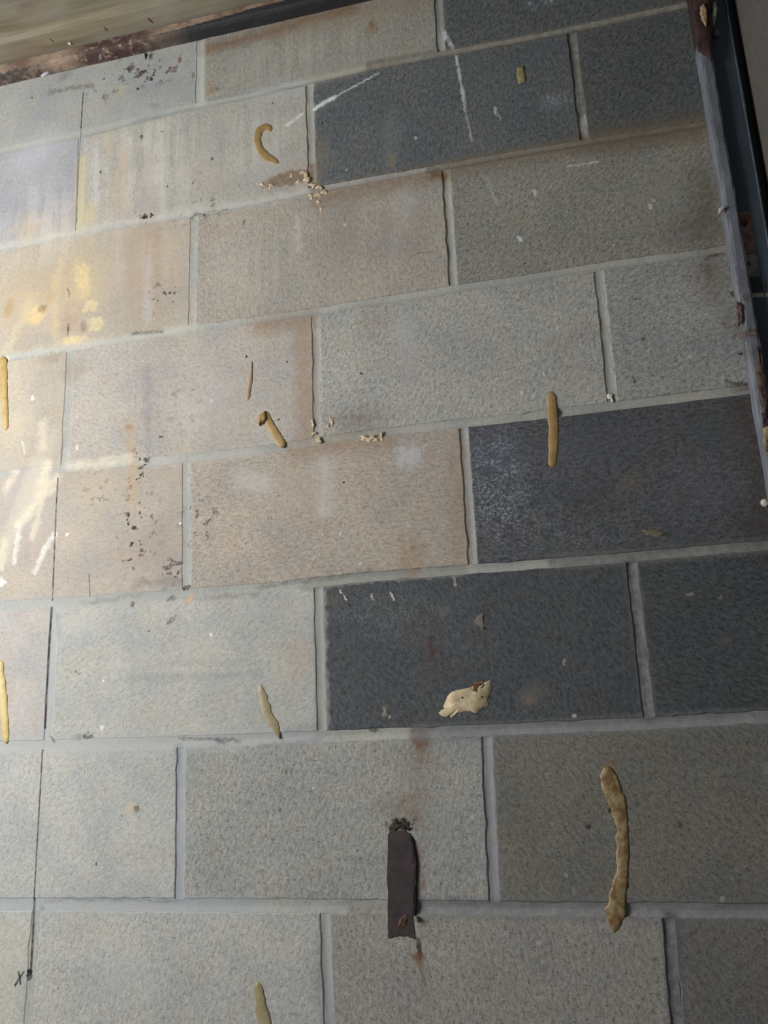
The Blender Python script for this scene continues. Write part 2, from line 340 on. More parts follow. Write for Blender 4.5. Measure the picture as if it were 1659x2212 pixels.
('spot', (0.5359, -0.6480), 0.02244, 0.02244, 0, (208,210,214), 0.6, 0.7, 0.008, 0.3),
('line', [(0.4130, -0.6378),(0.4135, -0.7122)], 0.02376, (206,204,200), 0.55, 0.8, 0.005, 0.3),
('spot', (0.3052, -0.6609), 0.03960, 0.02244, -20, (206,204,200), 0.55, 0.8, 0.009, 0.3),
('spot', (0.3713, -0.6813), 0.04620, 0.04620, 0, (198,180,162), 0.4, 0.9, 0.010, 0.3),
('line', [(0.3719, -0.6229),(0.5009, -0.6204)], 0.02904, (150,122,96), 0.55, 0.9, 0.006, 0.3),
('line', [(0.6007, -0.6386),(0.5976, -0.7926)], 0.02376, (156,128,108), 0.45, 0.9, 0.006, 0.3),
('spot', (0.5346, -0.7844), 0.02772, 0.03300, 0, (160,130,102), 0.5, 0.95, 0.012, 0.5),
('spot', (0.5314, -0.8123), 0.01320, 0.00594, 0, (164,138,118), 0.5, 0.8, 0.004, 0.3),
('spot', (0.5351, -0.7749), 0.00792, 0.00528, 0, (142,112,78), 0.5, 0.8, 0.006, 0.3),
('spot', (0.1521, -0.7430), 0.05280, 0.06600, 0, (164,140,130), 0.35, 0.9, 0.010, 0.4),
('spat', (0.1178, -0.7194), 0.01716, 0.05940, 0, (62,48,46), 0.9, 0.6, 0.002, 0),
('spat', (0.2239, -0.7150), 0.03960, 0.04620, 0, (84,66,58), 0.7, 0.7, 0.002, 0),
('spat', (0.1825, -0.7827), 0.01584, 0.02244, 0, (56,48,46), 0.9, 0.6, 0.002, 0),
('line', [(0.1737, -0.7766),(0.1951, -0.7709)], 0.00462, (66,56,54), 0.8, 0.6, 0.004, 0.4),
('spot', (0.1790, -0.7858), 0.00660, 0.00330, 0, (70,62,60), 0.8, 0.6, 0.004, 0.4),
('spot', (0.2075, -0.8078), 0.00594, 0.00528, 20, (40,36,36), 0.95, 0.4, 0.005, 0.2),
('spot', (0.1852, -0.8221), 0.00726, 0.00462, 0, (84,80,80), 0.75, 0.6, 0.005, 0.4),
('spot', (0.2108, -0.8238), 0.00792, 0.00660, 0, (208,178,148), 0.8, 0.5, 0.005, 0.2),
('spot', (0.1233, -0.8252), 0.00330, 0.00528, 0, (110,78,72), 0.8, 0.6, 0.003, 0.2),
('line', [(0.1725, -0.8053),(0.1938, -0.8015)], 0.00792, (124,122,124), 0.6, 0.8, 0.004, 0.4),
('line', [(0.0510, -0.7761),(0.0545, -0.8091)], 0.00165, (66,60,58), 0.8, 0.6, 0.0005, 0.3),
('spot', (0.1942, -0.7130), 0.00165, 0.00330, -25, (244,242,236), 0.98, 0.4, 0.001, 0),
('spot', (0.0110, -0.7129), 0.00330, 0.00330, 0, (246,238,218), 0.98, 0.4, 0.002, 0),
('spot', (0.4609, -0.7924), 0.00264, 0.00264, 0, (214,210,200), 0.9, 0.4, 0.001, 0),
('line', [(0.4340, -0.7496),(0.4360, -0.7466)], 0.00198, (226,224,218), 0.9, 0.5, 0.001, 0),
('spot', (0.4398, -0.6760), 0.00165, 0.00198, 0, (38,36,36), 0.95, 0.3, 0.001, 0),
('fleck', (0.6536, -0.6902), 0.03960, 0.07920, 0, (168,174,190), 0.85, 0.8, 0.003, 0.2),
('spot', (0.6585, -0.6648), 0.03960, 0.03960, 0, (96,100,118), 0.6, 0.9, 0.010, 0.4),
('fleck', (0.7416, -0.6867), 0.07920, 0.03960, 0, (128,130,142), 0.6, 0.8, 0.003, 0.2),
('fleck', (0.8976, -0.7278), 0.05940, 0.05940, 0, (150,152,160), 0.75, 0.8, 0.003, 0.2),
('spot', (0.8976, -0.7278), 0.03960, 0.04620, 0, (104,104,110), 0.55, 0.9, 0.012, 0.5),
('fleck', (0.7406, -0.7616), 0.08580, 0.04620, 0, (160,162,160), 0.8, 0.8, 0.003, 0.2),
('spot', (0.8230, -0.7171), 0.02112, 0.01848, 20, (118,110,94), 0.6, 0.9, 0.009, 0.6),
('fleck', (0.8234, -0.7141), 0.02640, 0.02244, 20, (150,140,116), 0.7, 0.8, 0.004, 0.2),
('spot', (0.9398, -0.6586), 0.03960, 0.03300, 0, (90,94,96), 0.5, 0.9, 0.012, 0.5),
('line', [(0.9684, -0.6309),(0.9750, -0.6813),(0.9754, -0.7535)], 0.02244, (84,68,58), 0.7, 0.9, 0.006, 0.4),
('line', [(0.9660, -0.7819),(0.9717, -0.8113)], 0.03960, (70,58,50), 0.6, 0.9, 0.006, 0.4),
('fleck', (0.8022, -0.7243), 0.22440, 0.09900, 0, (112,114,120), 0.75, 0.6, 0.003, 0.2),
('fleck', (0.6552, -0.7096), 0.04620, 0.09900, 0, (176,180,192), 0.8, 0.8, 0.003, 0.2),
('spot', (0.7680, -0.6577), 0.07920, 0.03300, 0, (92,94,108), 0.45, 0.95, 0.012, 0.5),
('spot', (0.7660, -0.7393), 0.05280, 0.03960, 0, (74,74,74), 0.5, 0.95, 0.012, 0.5),
('fleck', (0.6160, -0.9259), 0.22440, 0.11220, 0, (110,112,116), 0.35, 0.7, 0.003, 0.3),
('fleck', (0.8828, -0.9288), 0.09900, 0.10560, 0, (104,106,108), 0.35, 0.7, 0.003, 0.3),
# --- grime along the joints
('line', [(0.1250, -0.7965),(0.1972, -0.7951)], 0.00924, (120,118,118), 0.5, 0.9, 0.005, 0.5),
('line', [(0.3160, -0.8142),(0.3964, -0.8098),(0.4747, -0.8030)], 0.00594, (112,114,110), 0.55, 0.9, 0.005, 0.5),
('line', [(0.2193, -0.8257),(0.3160, -0.8233)], 0.00528, (124,122,116), 0.55, 0.9, 0.005, 0.5),
('line', [(0.0445, -0.8179),(0.1330, -0.8132)], 0.00528, (130,126,120), 0.5, 0.9, 0.004, 0.5),
('line', [(0.3162, -1.0259),(0.3992, -1.0214)], 0.00660, (120,124,128), 0.5, 0.9, 0.005, 0.5),
('line', [(0.3550, -1.0072),(0.3995, -1.0040)], 0.00924, (126,130,134), 0.5, 0.9, 0.005, 0.5),
('line', [(0.0137, -1.2138),(0.2023, -1.2132)], 0.00396, (118,120,122), 0.5, 0.9, 0.004, 0.6),
('spot', (0.0076, -1.2253), 0.00528, 0.00594, 0, (128,136,140), 0.6, 0.8, 0.004, 0.3),
('line', [(0.0903, -0.0050),(0.1372, 0.0009)], 0.01056, (142,144,150), 0.5, 0.9, 0.004, 0.4),
('line', [(0.2251, 0.0080),(0.3149, 0.0049),(0.3864, -0.0015)], 0.00462, (130,132,134), 0.6, 0.8, 0.003, 0.3),
('line', [(-0.0054, -0.0133),(0.0905, -0.0087),(0.2003, 0.0010)], 0.00396, (150,152,146), 0.5, 0.8, 0.003, 0.3),
# --- sixth course
('line', [(0.5526, -0.8960),(0.5516, -0.9255)], 0.00462, (92,48,44), 0.85, 0.7, 0.004, 0.4),
('line', [(0.5467, -0.8806),(0.5587, -0.9405)], 0.02640, (92,78,76), 0.4, 0.9, 0.008, 0.4),
('spot', (0.5708, -0.8641), 0.00792, 0.00660, 0, (126,128,128), 0.5, 0.8, 0.005, 0.3),
('spot', (0.4856, -0.9867), 0.00330, 0.00792, -15, (176,164,138), 0.8, 0.6, 0.004, 0.2),
('spot', (0.4938, -0.9951), 0.00198, 0.00264, 0, (190,188,184), 0.8, 0.5, 0.001, 0),
('spot', (0.4713, -1.0098), 0.00726, 0.00396, 0, (58,46,42), 0.8, 0.6, 0.003, 0.2),
('spot', (0.4220, -0.8420), 0.00924, 0.01188, 0, (118,104,92), 0.5, 0.8, 0.005, 0.4),
('spot', (0.6760, -0.9744), 0.02244, 0.01716, 25, (116,114,108), 0.5, 0.6, 0.006, 0.3),
('spot', (0.6711, -0.9786), 0.00924, 0.00924, 25, (136,122,104), 0.5, 0.8, 0.006, 0.3),
('fleck', (0.6056, -0.9940), 0.03960, 0.00924, 0, (160,160,156), 0.5, 0.8, 0.004, 0.2),
('spot', (0.7239, -1.0017), 0.00264, 0.00330, 0, (200,202,202), 0.9, 0.5, 0.002, 0),
('spot', (0.7176, -0.9369), 0.00264, 0.00462, 0, (170,164,140), 0.8, 0.5, 0.003, 0),
('spot', (0.8208, -0.8631), 0.00924, 0.00792, 0, (130,118,108), 0.5, 0.8, 0.006, 0.4),
('spot', (0.8751, -0.8634), 0.00660, 0.00264, -10, (150,152,150), 0.75, 0.6, 0.002, 0),
('spot', (0.9095, -0.8698), 0.00330, 0.00264, 0, (138,136,136), 0.7, 0.6, 0.002, 0),
('spot', (0.9068, -0.9213), 0.00924, 0.00528, 0, (112,104,98), 0.7, 0.6, 0.003, 0.2),
('fleck', (0.5040, -0.8659), 0.09900, 0.03960, 0, (150,154,158), 0.5, 0.8, 0.003, 0.2),
('line', [(0.4321, -0.8270),(0.4333, -0.8308)], 0.00264, (226,226,222), 0.9, 0.5, 0.001, 0),
('line', [(0.4364, -0.8336),(0.4401, -0.8401)], 0.00198, (214,212,206), 0.9, 0.5, 0.001, 0),
('line', [(0.4749, -0.8362),(0.4771, -0.8438)], 0.00198, (206,206,204), 0.9, 0.5, 0.001, 0),
('line', [(0.5009, -0.8349),(0.5049, -0.8439)], 0.00198, (214,214,210), 0.9, 0.5, 0.001, 0),
('line', [(0.5866, -0.8214),(0.5884, -0.8325)], 0.00264, (180,178,170), 0.8, 0.5, 0.001, 0),
('line', [(0.1236, -0.9284),(0.2285, -0.9320),(0.3161, -0.9325)], 0.01056, (150,152,152), 0.45, 0.9, 0.003, 0.3),
('line', [(0.1724, -0.9105),(0.3161, -0.9165)], 0.00660, (156,158,156), 0.35, 0.9, 0.003, 0.3),
('spot', (0.0546, -1.0049), 0.01980, 0.00660, 0, (122,124,124), 0.65, 0.8, 0.006, 0.4),
('spat', (0.0596, -1.0038), 0.01980, 0.00594, 0, (70,72,74), 0.8, 0.6, 0.002, 0),
('line', [(0.1998, -1.0124),(0.2571, -1.0153)], 0.00330, (92,92,94), 0.7, 0.7, 0.003, 0.4),
('line', [(0.2571, -1.0177),(0.2868, -1.0192)], 0.00594, (86,88,92), 0.7, 0.8, 0.005, 0.5),
('line', [(0.0052, -1.0046),(0.0116, -1.0117)], 0.00330, (88,90,92), 0.7, 0.7, 0.003, 0.3),
('line', [(0.0040, -0.8341),(0.0067, -0.8611)], 0.00660, (140,142,142), 0.6, 0.8, 0.003, 0.3),
('line', [(0.1791, -0.8557),(0.1916, -0.8473)], 0.00396, (104,98,94), 0.7, 0.7, 0.004, 0.5),
('spat', (0.0360, -0.9185), 0.01056, 0.01980, 0, (112,96,76), 0.8, 0.7, 0.002, 0),
('spot', (0.0841, -0.9946), 0.00330, 0.00396, 0, (226,228,226), 0.9, 0.5, 0.002, 0),
('spot', (0.2453, -0.8750), 0.00231, 0.00297, 0, (232,230,222), 0.95, 0.4, 0.001, 0),
('spot', (0.0828, -0.9316), 0.00198, 0.00198, 0, (232,232,228), 0.9, 0.4, 0.001, 0),
('spot', (0.1509, -0.8650), 0.00165, 0.00165, 0, (56,50,44), 0.9, 0.4, 0.001, 0),
('spot', (0.3688, -0.9131), 0.02640, 0.03960, 0, (180,154,134), 0.35, 0.9, 0.008, 0.4),
('spot', (0.0239, -0.8488), 0.03960, 0.02640, 0, (204,202,192), 0.35, 0.9, 0.010, 0.3),
# --- seventh course
('spot', (0.5322, -1.0253), 0.01320, 0.01056, 0, (112,70,54), 0.75, 0.7, 0.006, 0.4),
('line', [(0.5324, -1.0197),(0.5316, -1.0477)], 0.01584, (134,100,78), 0.5, 0.9, 0.005, 0.4),
('line', [(0.5316, -1.0365),(0.5218, -1.0806),(0.5168, -1.1240)], 0.03960, (140,118,96), 0.35, 0.9, 0.008, 0.4),
('spot', (0.5309, -1.0140), 0.01584, 0.00528, 0, (130,92,72), 0.5, 0.8, 0.004, 0.3),
('spot', (0.5060, -1.1049), 0.03960, 0.02244, 0, (134,112,88), 0.4, 0.9, 0.008, 0.4),
('spat', (0.5041, -1.1217), 0.02508, 0.01320, 0, (48,40,34), 0.95, 0.7, 0.002, 0),
('spot', (0.5027, -1.1260), 0.01980, 0.00924, 0, (74,62,52), 0.8, 0.8, 0.006, 0.4),
('line', [(0.5228, -1.1559),(0.5214, -1.2081)], 0.01188, (120,80,58), 0.6, 0.9, 0.004, 0.4),
('spot', (0.1314, -1.1001), 0.00858, 0.01188, 0, (206,190,166), 0.75, 0.7, 0.005, 0.2),
('spot', (0.1363, -1.1177), 0.00660, 0.00924, 0, (202,190,168), 0.5, 0.8, 0.005, 0.2),
('spot', (0.1431, -1.1015), 0.00528, 0.00396, 15, (112,84,62), 0.9, 0.5, 0.004, 0.2),
('spot', (0.1202, -1.1100), 0.00198, 0.00198, 0, (110,94,78), 0.7, 0.5, 0.003, 0),
('spot', (0.0863, -1.1700), 0.00198, 0.00264, 0, (86,80,76), 0.8, 0.5, 0.003, 0),
('spot', (0.3448, -1.1057), 0.00264, 0.00396, 0, (72,66,64), 0.8, 0.5, 0.003, 0.2),
('spot', (0.3539, -1.0582), 0.00198, 0.00330, 0, (74,68,66), 0.7, 0.5, 0.003, 0.2),
('spot', (0.3894, -1.0793), 0.00198, 0.00198, 0, (214,212,204), 0.85, 0.5, 0.001, 0),
('spot', (0.2380, -1.0638), 0.04620, 0.03960, 0, (140,142,140), 0.35, 0.9, 0.010, 0.5),
('line', [(0.2001, -1.0214),(0.2016, -1.0513)], 0.00792, (100,106,112), 0.6, 0.8, 0.004, 0.4),
('line', [(0.1998, -1.0334),(0.2010, -1.2137)], 0.00264, (112,112,110), 0.6, 0.7, 0.002, 0.4),
('spot', (0.5919, -1.1167), 0.00264, 0.00330, 0, (200,200,194), 0.85, 0.5, 0.002, 0),
('spot', (0.7280, -1.1289), 0.00330, 0.00330, 0, (60,52,48), 0.8, 0.5, 0.003, 0),
('spot', (0.6980, -1.1815), 0.00264, 0.00330, 0, (170,166,158), 0.8, 0.5, 0.002, 0),
('spot', (0.7053, -1.1994), 0.00330, 0.00396, -20, (150,150,146), 0.7, 0.5, 0.003, 0),
('spot', (0.8672, -1.2058), 0.00198, 0.00396, -25, (180,180,174), 0.85, 0.5, 0.002, 0),
('spot', (0.7660, -1.0578), 0.00792, 0.00528, 0, (140,100,66), 0.6, 0.8, 0.006, 0.4),
('spot', (0.8314, -1.1277), 0.00396, 0.00528, 0, (66,60,58), 0.6, 0.6, 0.003, 0),
('spot', (0.9325, -1.0679), 0.00396, 0.00792, 0, (150,152,150), 0.6, 0.6, 0.003, 0),
('spot', (0.7562, -1.1117), 0.00396, 0.00396, 0, (52,46,40), 0.85, 0.5, 0.003, 0),
# --- eighth course
('line', [(0.5181, -1.2539),(0.5198, -1.2639),(0.5194, -1.2718)], 0.00594, (66,44,36), 0.9, 0.5, 0.003, 0.3),
('spot', (0.5187, -1.2758), 0.00858, 0.00792, 0, (132,96,70), 0.75, 0.7, 0.005, 0.3),
('spot', (0.5139, -1.2710), 0.00660, 0.00528, 0, (124,88,62), 0.7, 0.7, 0.005, 0.4),
('line', [(0.5227, -1.2837),(0.5237, -1.3082)], 0.00528, (116,106,100), 0.5, 0.9, 0.004, 0.4),
('spot', (0.3943, -1.2869), 0.00924, 0.03960, 0, (136,134,128), 0.6, 0.9, 0.006, 0.4),
('line', [(0.4370, -1.2234),(0.4778, -1.2219)], 0.00924, (120,98,76), 0.6, 0.9, 0.003, 0.4),
('spot', (0.6619, -1.2545), 0.00396, 0.00330, 0, (186,184,176), 0.85, 0.5, 0.002, 0),
('spot', (0.6742, -1.2289), 0.00330, 0.00396, -25, (170,168,160), 0.75, 0.5, 0.002, 0),
('spot', (0.7755, -1.2735), 0.00330, 0.00330, 0, (140,142,140), 0.6, 0.6, 0.002, 0),
('spot', (0.1273, -1.2990), 0.04620, 0.03960, 0, (184,188,190), 0.4, 0.9, 0.010, 0.3),
('spot', (0.0849, -1.2510), 0.05940, 0.02640, 0, (186,180,166), 0.3, 0.9, 0.010, 0.3),
('spot', (-0.0369, -1.2812), 0.02640, 0.05280, 0, (186,186,168), 0.3, 0.9, 0.010, 0.3),
# --- white paint smears low on the left
('spot', (-0.0607, -0.6529), 0.05940, 0.09900, 18, (188,181,176), 0.55, 0.9, 0.010, 0.2),
('line', [(-0.0263, -0.5557),(-0.0355, -0.5849),(-0.0534, -0.6241),(-0.0685, -0.6558)], 0.02508, (198,190,172), 0.75, 0.7, 0.006, 0.3),
('line', [(-0.0493, -0.5946),(-0.0648, -0.6525),(-0.0853, -0.6944),(-0.0976, -0.7365)], 0.02244, (200,192,178), 0.9, 0.6, 0.005, 0.2),
('line', [(-0.0327, -0.6002),(-0.0445, -0.6544),(-0.0698, -0.6885)], 0.01584, (232,222,198), 0.75, 0.7, 0.006, 0.3),
('line', [(-0.0136, -0.6208),(-0.0256, -0.6416)], 0.01452, (220,210,190), 0.8, 0.5, 0.006, 0.2),
('line', [(-0.0280, -0.6193),(-0.0396, -0.6768),(-0.0479, -0.7121)], 0.00924, (226,214,190), 0.65, 0.7, 0.005, 0.3),
('line', [(-0.0101, -0.7118),(-0.0243, -0.7319),(-0.0337, -0.7523),(-0.0390, -0.7638)], 0.00990, (222,220,212), 0.9, 0.5, 0.004, 0.2),
('line', [(-0.0732, -0.6955),(-0.0736, -0.7278),(-0.0758, -0.7475)], 0.00858, (228,224,214), 0.75, 0.6, 0.005, 0.3),
('line', [(-0.0971, -0.7150),(-0.0980, -0.7578)], 0.00924, (210,206,182), 0.8, 0.6, 0.004, 0.2),
('line', [(-0.0859, -0.6042),(-0.1013, -0.6341)], 0.01056, (230,216,196), 0.6, 0.7, 0.005, 0.3),
('spot', (-0.0946, -0.7778), 0.00726, 0.00594, 0, (236,236,230), 0.9, 0.5, 0.004, 0.1),
('line', [(-0.0432, -0.5689),(-0.0445, -0.5306)], 0.01320, (230,218,192), 0.55, 0.8, 0.006, 0.3),
('spot', (-0.0858, -0.5294), 0.03300, 0.03300, 0, (214,198,172), 0.4, 0.9, 0.010, 0.3),
('line', [(0.0076, -0.6052),(0.0705, -0.6076),(0.1089, -0.6045)], 0.01320, (232,222,200), 0.6, 0.8, 0.006, 0.3),
('line', [(-0.0802, -0.3123),(-0.1245, -0.3969)], 0.01584, (226,210,172), 0.3, 0.9, 0.008, 0.3),
('spot', (-0.1234, -0.4093), 0.00924, 0.00528, 0, (242,232,208), 0.85, 0.6, 0.003, 0.1),
('spot', (0.0492, -0.6419), 0.04620, 0.04620, 0, (206,190,166), 0.4, 0.9, 0.010, 0.3),
# --- joints that have stayed darker and browner towards the right
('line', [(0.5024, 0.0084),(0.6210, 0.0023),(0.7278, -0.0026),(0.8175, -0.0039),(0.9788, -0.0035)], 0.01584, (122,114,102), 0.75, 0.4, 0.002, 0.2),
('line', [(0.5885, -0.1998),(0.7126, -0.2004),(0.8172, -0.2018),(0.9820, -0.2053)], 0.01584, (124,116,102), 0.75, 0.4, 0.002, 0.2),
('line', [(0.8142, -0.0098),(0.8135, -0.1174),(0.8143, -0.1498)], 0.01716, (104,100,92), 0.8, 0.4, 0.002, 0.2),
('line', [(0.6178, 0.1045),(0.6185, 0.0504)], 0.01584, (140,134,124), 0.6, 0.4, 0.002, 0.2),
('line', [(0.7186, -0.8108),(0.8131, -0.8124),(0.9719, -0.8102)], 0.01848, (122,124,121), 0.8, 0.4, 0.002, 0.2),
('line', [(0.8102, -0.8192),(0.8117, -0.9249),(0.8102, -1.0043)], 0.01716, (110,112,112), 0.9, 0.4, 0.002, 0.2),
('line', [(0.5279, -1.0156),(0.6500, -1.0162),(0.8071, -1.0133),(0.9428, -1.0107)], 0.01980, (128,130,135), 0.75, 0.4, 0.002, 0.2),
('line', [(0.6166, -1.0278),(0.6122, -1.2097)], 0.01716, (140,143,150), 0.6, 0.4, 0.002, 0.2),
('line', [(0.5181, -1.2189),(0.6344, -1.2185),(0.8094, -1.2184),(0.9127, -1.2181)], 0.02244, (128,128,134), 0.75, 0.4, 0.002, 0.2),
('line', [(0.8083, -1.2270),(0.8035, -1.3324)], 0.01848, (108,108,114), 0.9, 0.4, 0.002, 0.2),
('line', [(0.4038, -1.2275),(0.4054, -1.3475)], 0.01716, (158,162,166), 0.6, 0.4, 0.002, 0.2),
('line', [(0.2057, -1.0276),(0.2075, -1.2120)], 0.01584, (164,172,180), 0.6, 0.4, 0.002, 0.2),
# --- pale and pinkish runs down the left blocks
('line', [(0.1424, -0.0268),(0.1499, -0.2002)], 0.01320, (206,204,194), 0.55, 0.8, 0.004, 0.3),
('line', [(0.1785, -0.0574),(0.1858, -0.2071)], 0.01716, (206,202,190), 0.45, 0.8, 0.004, 0.3),
('line', [(0.0210, -0.0412),(0.0255, -0.1502)], 0.00792, (204,206,212), 0.5, 0.8, 0.003, 0.3),
('line', [(0.1169, -0.0710),(0.1241, -0.1695)], 0.01584, (176,160,152), 0.4, 0.9, 0.005, 0.3),
('line', [(0.0849, -0.0369),(0.0898, -0.1100)], 0.01188, (206,204,198), 0.4, 0.8, 0.004, 0.3),
('line', [(0.1012, -0.2167),(0.1068, -0.3827)], 0.01716, (176,158,142), 0.4, 0.8, 0.005, 0.4),
('line', [(0.1393, -0.2237),(0.1469, -0.3928)], 0.01584, (172,150,132), 0.45, 0.8, 0.005, 0.4),
('line', [(0.1232, -0.2712),(0.1290, -0.3781)], 0.01320, (202,194,194), 0.4, 0.8, 0.005, 0.3),
('line', [(0.0702, -0.2109),(0.0769, -0.2964)], 0.01584, (204,192,182), 0.4, 0.8, 0.005, 0.3),
('line', [(0.2232, -0.0673),(0.2268, -0.1725)], 0.01980, (184,170,160), 0.35, 0.9, 0.006, 0.3),
('line', [(0.3149, 0.0013),(0.3785, -0.0049)], 0.03300, (200,202,206), 0.35, 0.9, 0.008, 0.3),
('line', [(0.3782, -0.2437),(0.3783, -0.3001)], 0.00792, (200,202,202), 0.5, 0.8, 0.003, 0.3),
('spot', (0.3770, -0.1438), 0.03960, 0.02376, 0, (196,186,170), 0.35, 0.9, 0.010, 0.3),
('spot', (-0.0375, -0.3108), 0.01716, 0.01320, 0, (176,152,116), 0.5, 0.7, 0.010, 0.4),
('spot', (0.0281, -0.3396), 0.01320, 0.01188, 0, (222,204,160), 0.8, 0.4, 0.008, 0.2),
('spot', (0.0383, -0.3722), 0.01452, 0.01320, 0, (222,204,160), 0.8, 0.4, 0.008, 0.2),
('spot', (-0.0861, -0.3448), 0.00792, 0.01584, 15, (214,192,146), 0.6, 0.5, 0.008, 0.3),
('line', [(-0.0337, -0.2436),(-0.0380, -0.3274),(-0.0298, -0.3943)], 0.01320, (216,198,158), 0.5, 0.7, 0.008, 0.4),
('line', [(-0.0164, -0.2975),(-0.0118, -0.3150)], 0.00198, (90,70,50), 0.8, 0.6, 0.002, 0.1),
('line', [(-0.0102, -0.3647),(-0.0106, -0.3826)], 0.00264, (88,68,50), 0.8, 0.6, 0.002, 0.1),
('spat', (0.1291, -0.7204), 0.03960, 0.08580, 0, (70,58,54), 0.7, 0.8, 0.002, 0),
('spat', (0.0574, -0.6499), 0.03960, 0.03960, 0, (96,84,70), 0.4, 0.8, 0.002, 0),
# --- plumb line and cross drawn in black
('line', [(-0.0111, 0.0789),(-0.0114, 0.0407),(-0.0110, 0.0067)], 0.00224, (34,34,34), 0.95, 0.6, 0.0006, 0.2),
('line', [(-0.0110, 0.0067),(-0.0114, -0.0572),(-0.0080, -0.1789)], 0.00198, (60,58,52), 0.6, 0.6, 0.0006, 0.4),
('line', [(-0.0054, -0.5543),(-0.0088, -0.6198)], 0.00165, (90,86,80), 0.4, 0.7, 0.0008, 0.6),
('line', [(-0.0110, -0.6233),(-0.0106, -0.6722),(-0.0068, -0.8103)], 0.00238, (40,38,40), 0.9, 0.6, 0.0007, 0.35),
('line', [(-0.0068, -0.8212),(-0.0070, -0.8803),(-0.0053, -0.9917)], 0.00304, (44,44,46), 0.9, 0.6, 0.0008, 0.3),
('line', [(-0.0067, -1.0218),(-0.0063, -1.0466),(-0.0047, -1.2129)], 0.00224, (36,36,38), 0.9, 0.6, 0.0005, 0.2),
('line', [(-0.0046, -1.2140),(-0.0034, -1.2637),(-0.0030, -1.3025)], 0.00330, (38,38,42), 0.92, 0.6, 0.0008, 0.2),
('spot', (-0.0048, -1.3058), 0.00429, 0.00726, 0, (32,32,34), 0.98, 0.3, 0.002, 0.1),
('line', [(-0.0210, -1.3029),(-0.0183, -1.3095),(-0.0170, -1.3165)], 0.00297, (38,36,34), 0.95, 0.5, 0.0008, 0.1),
('line', [(-0.0134, -1.3027),(-0.0183, -1.3095),(-0.0245, -1.3184)], 0.00297, (38,36,34), 0.95, 0.5, 0.0008, 0.1),
]

def bbox_of(st):
    k = st[0]
    if k == 'line':
        xs = [p[0] for p in st[1]]; zs = [p[1] for p in st[1]]
        w = st[2] * 0.5 * (1 + st[5]) + st[6] * 1.3 + 0.004
        return min(xs) - w, max(xs) + w, min(zs) - w, max(zs) + w
    (x, z), rx, rz = st[1], st[2], st[3]
    rot, soft, rough = st[4], st[7], st[8]
    q = 1 + soft * 0.35
    a = math.radians(rot)
    ex = math.hypot(rx * math.cos(a), rz * math.sin(a)) * q + rough * 1.3 + 0.004
    ez = math.hypot(rx * math.sin(a), rz * math.cos(a)) * q + rough * 1.3 + 0.004
    return x - ex, x + ex, z - ez, z + ez

def hits(st, bb):
    a = bbox_of(st)
    return a[0] < bb[1] and a[1] > bb[0] and a[2] < bb[3] and a[3] > bb[2]

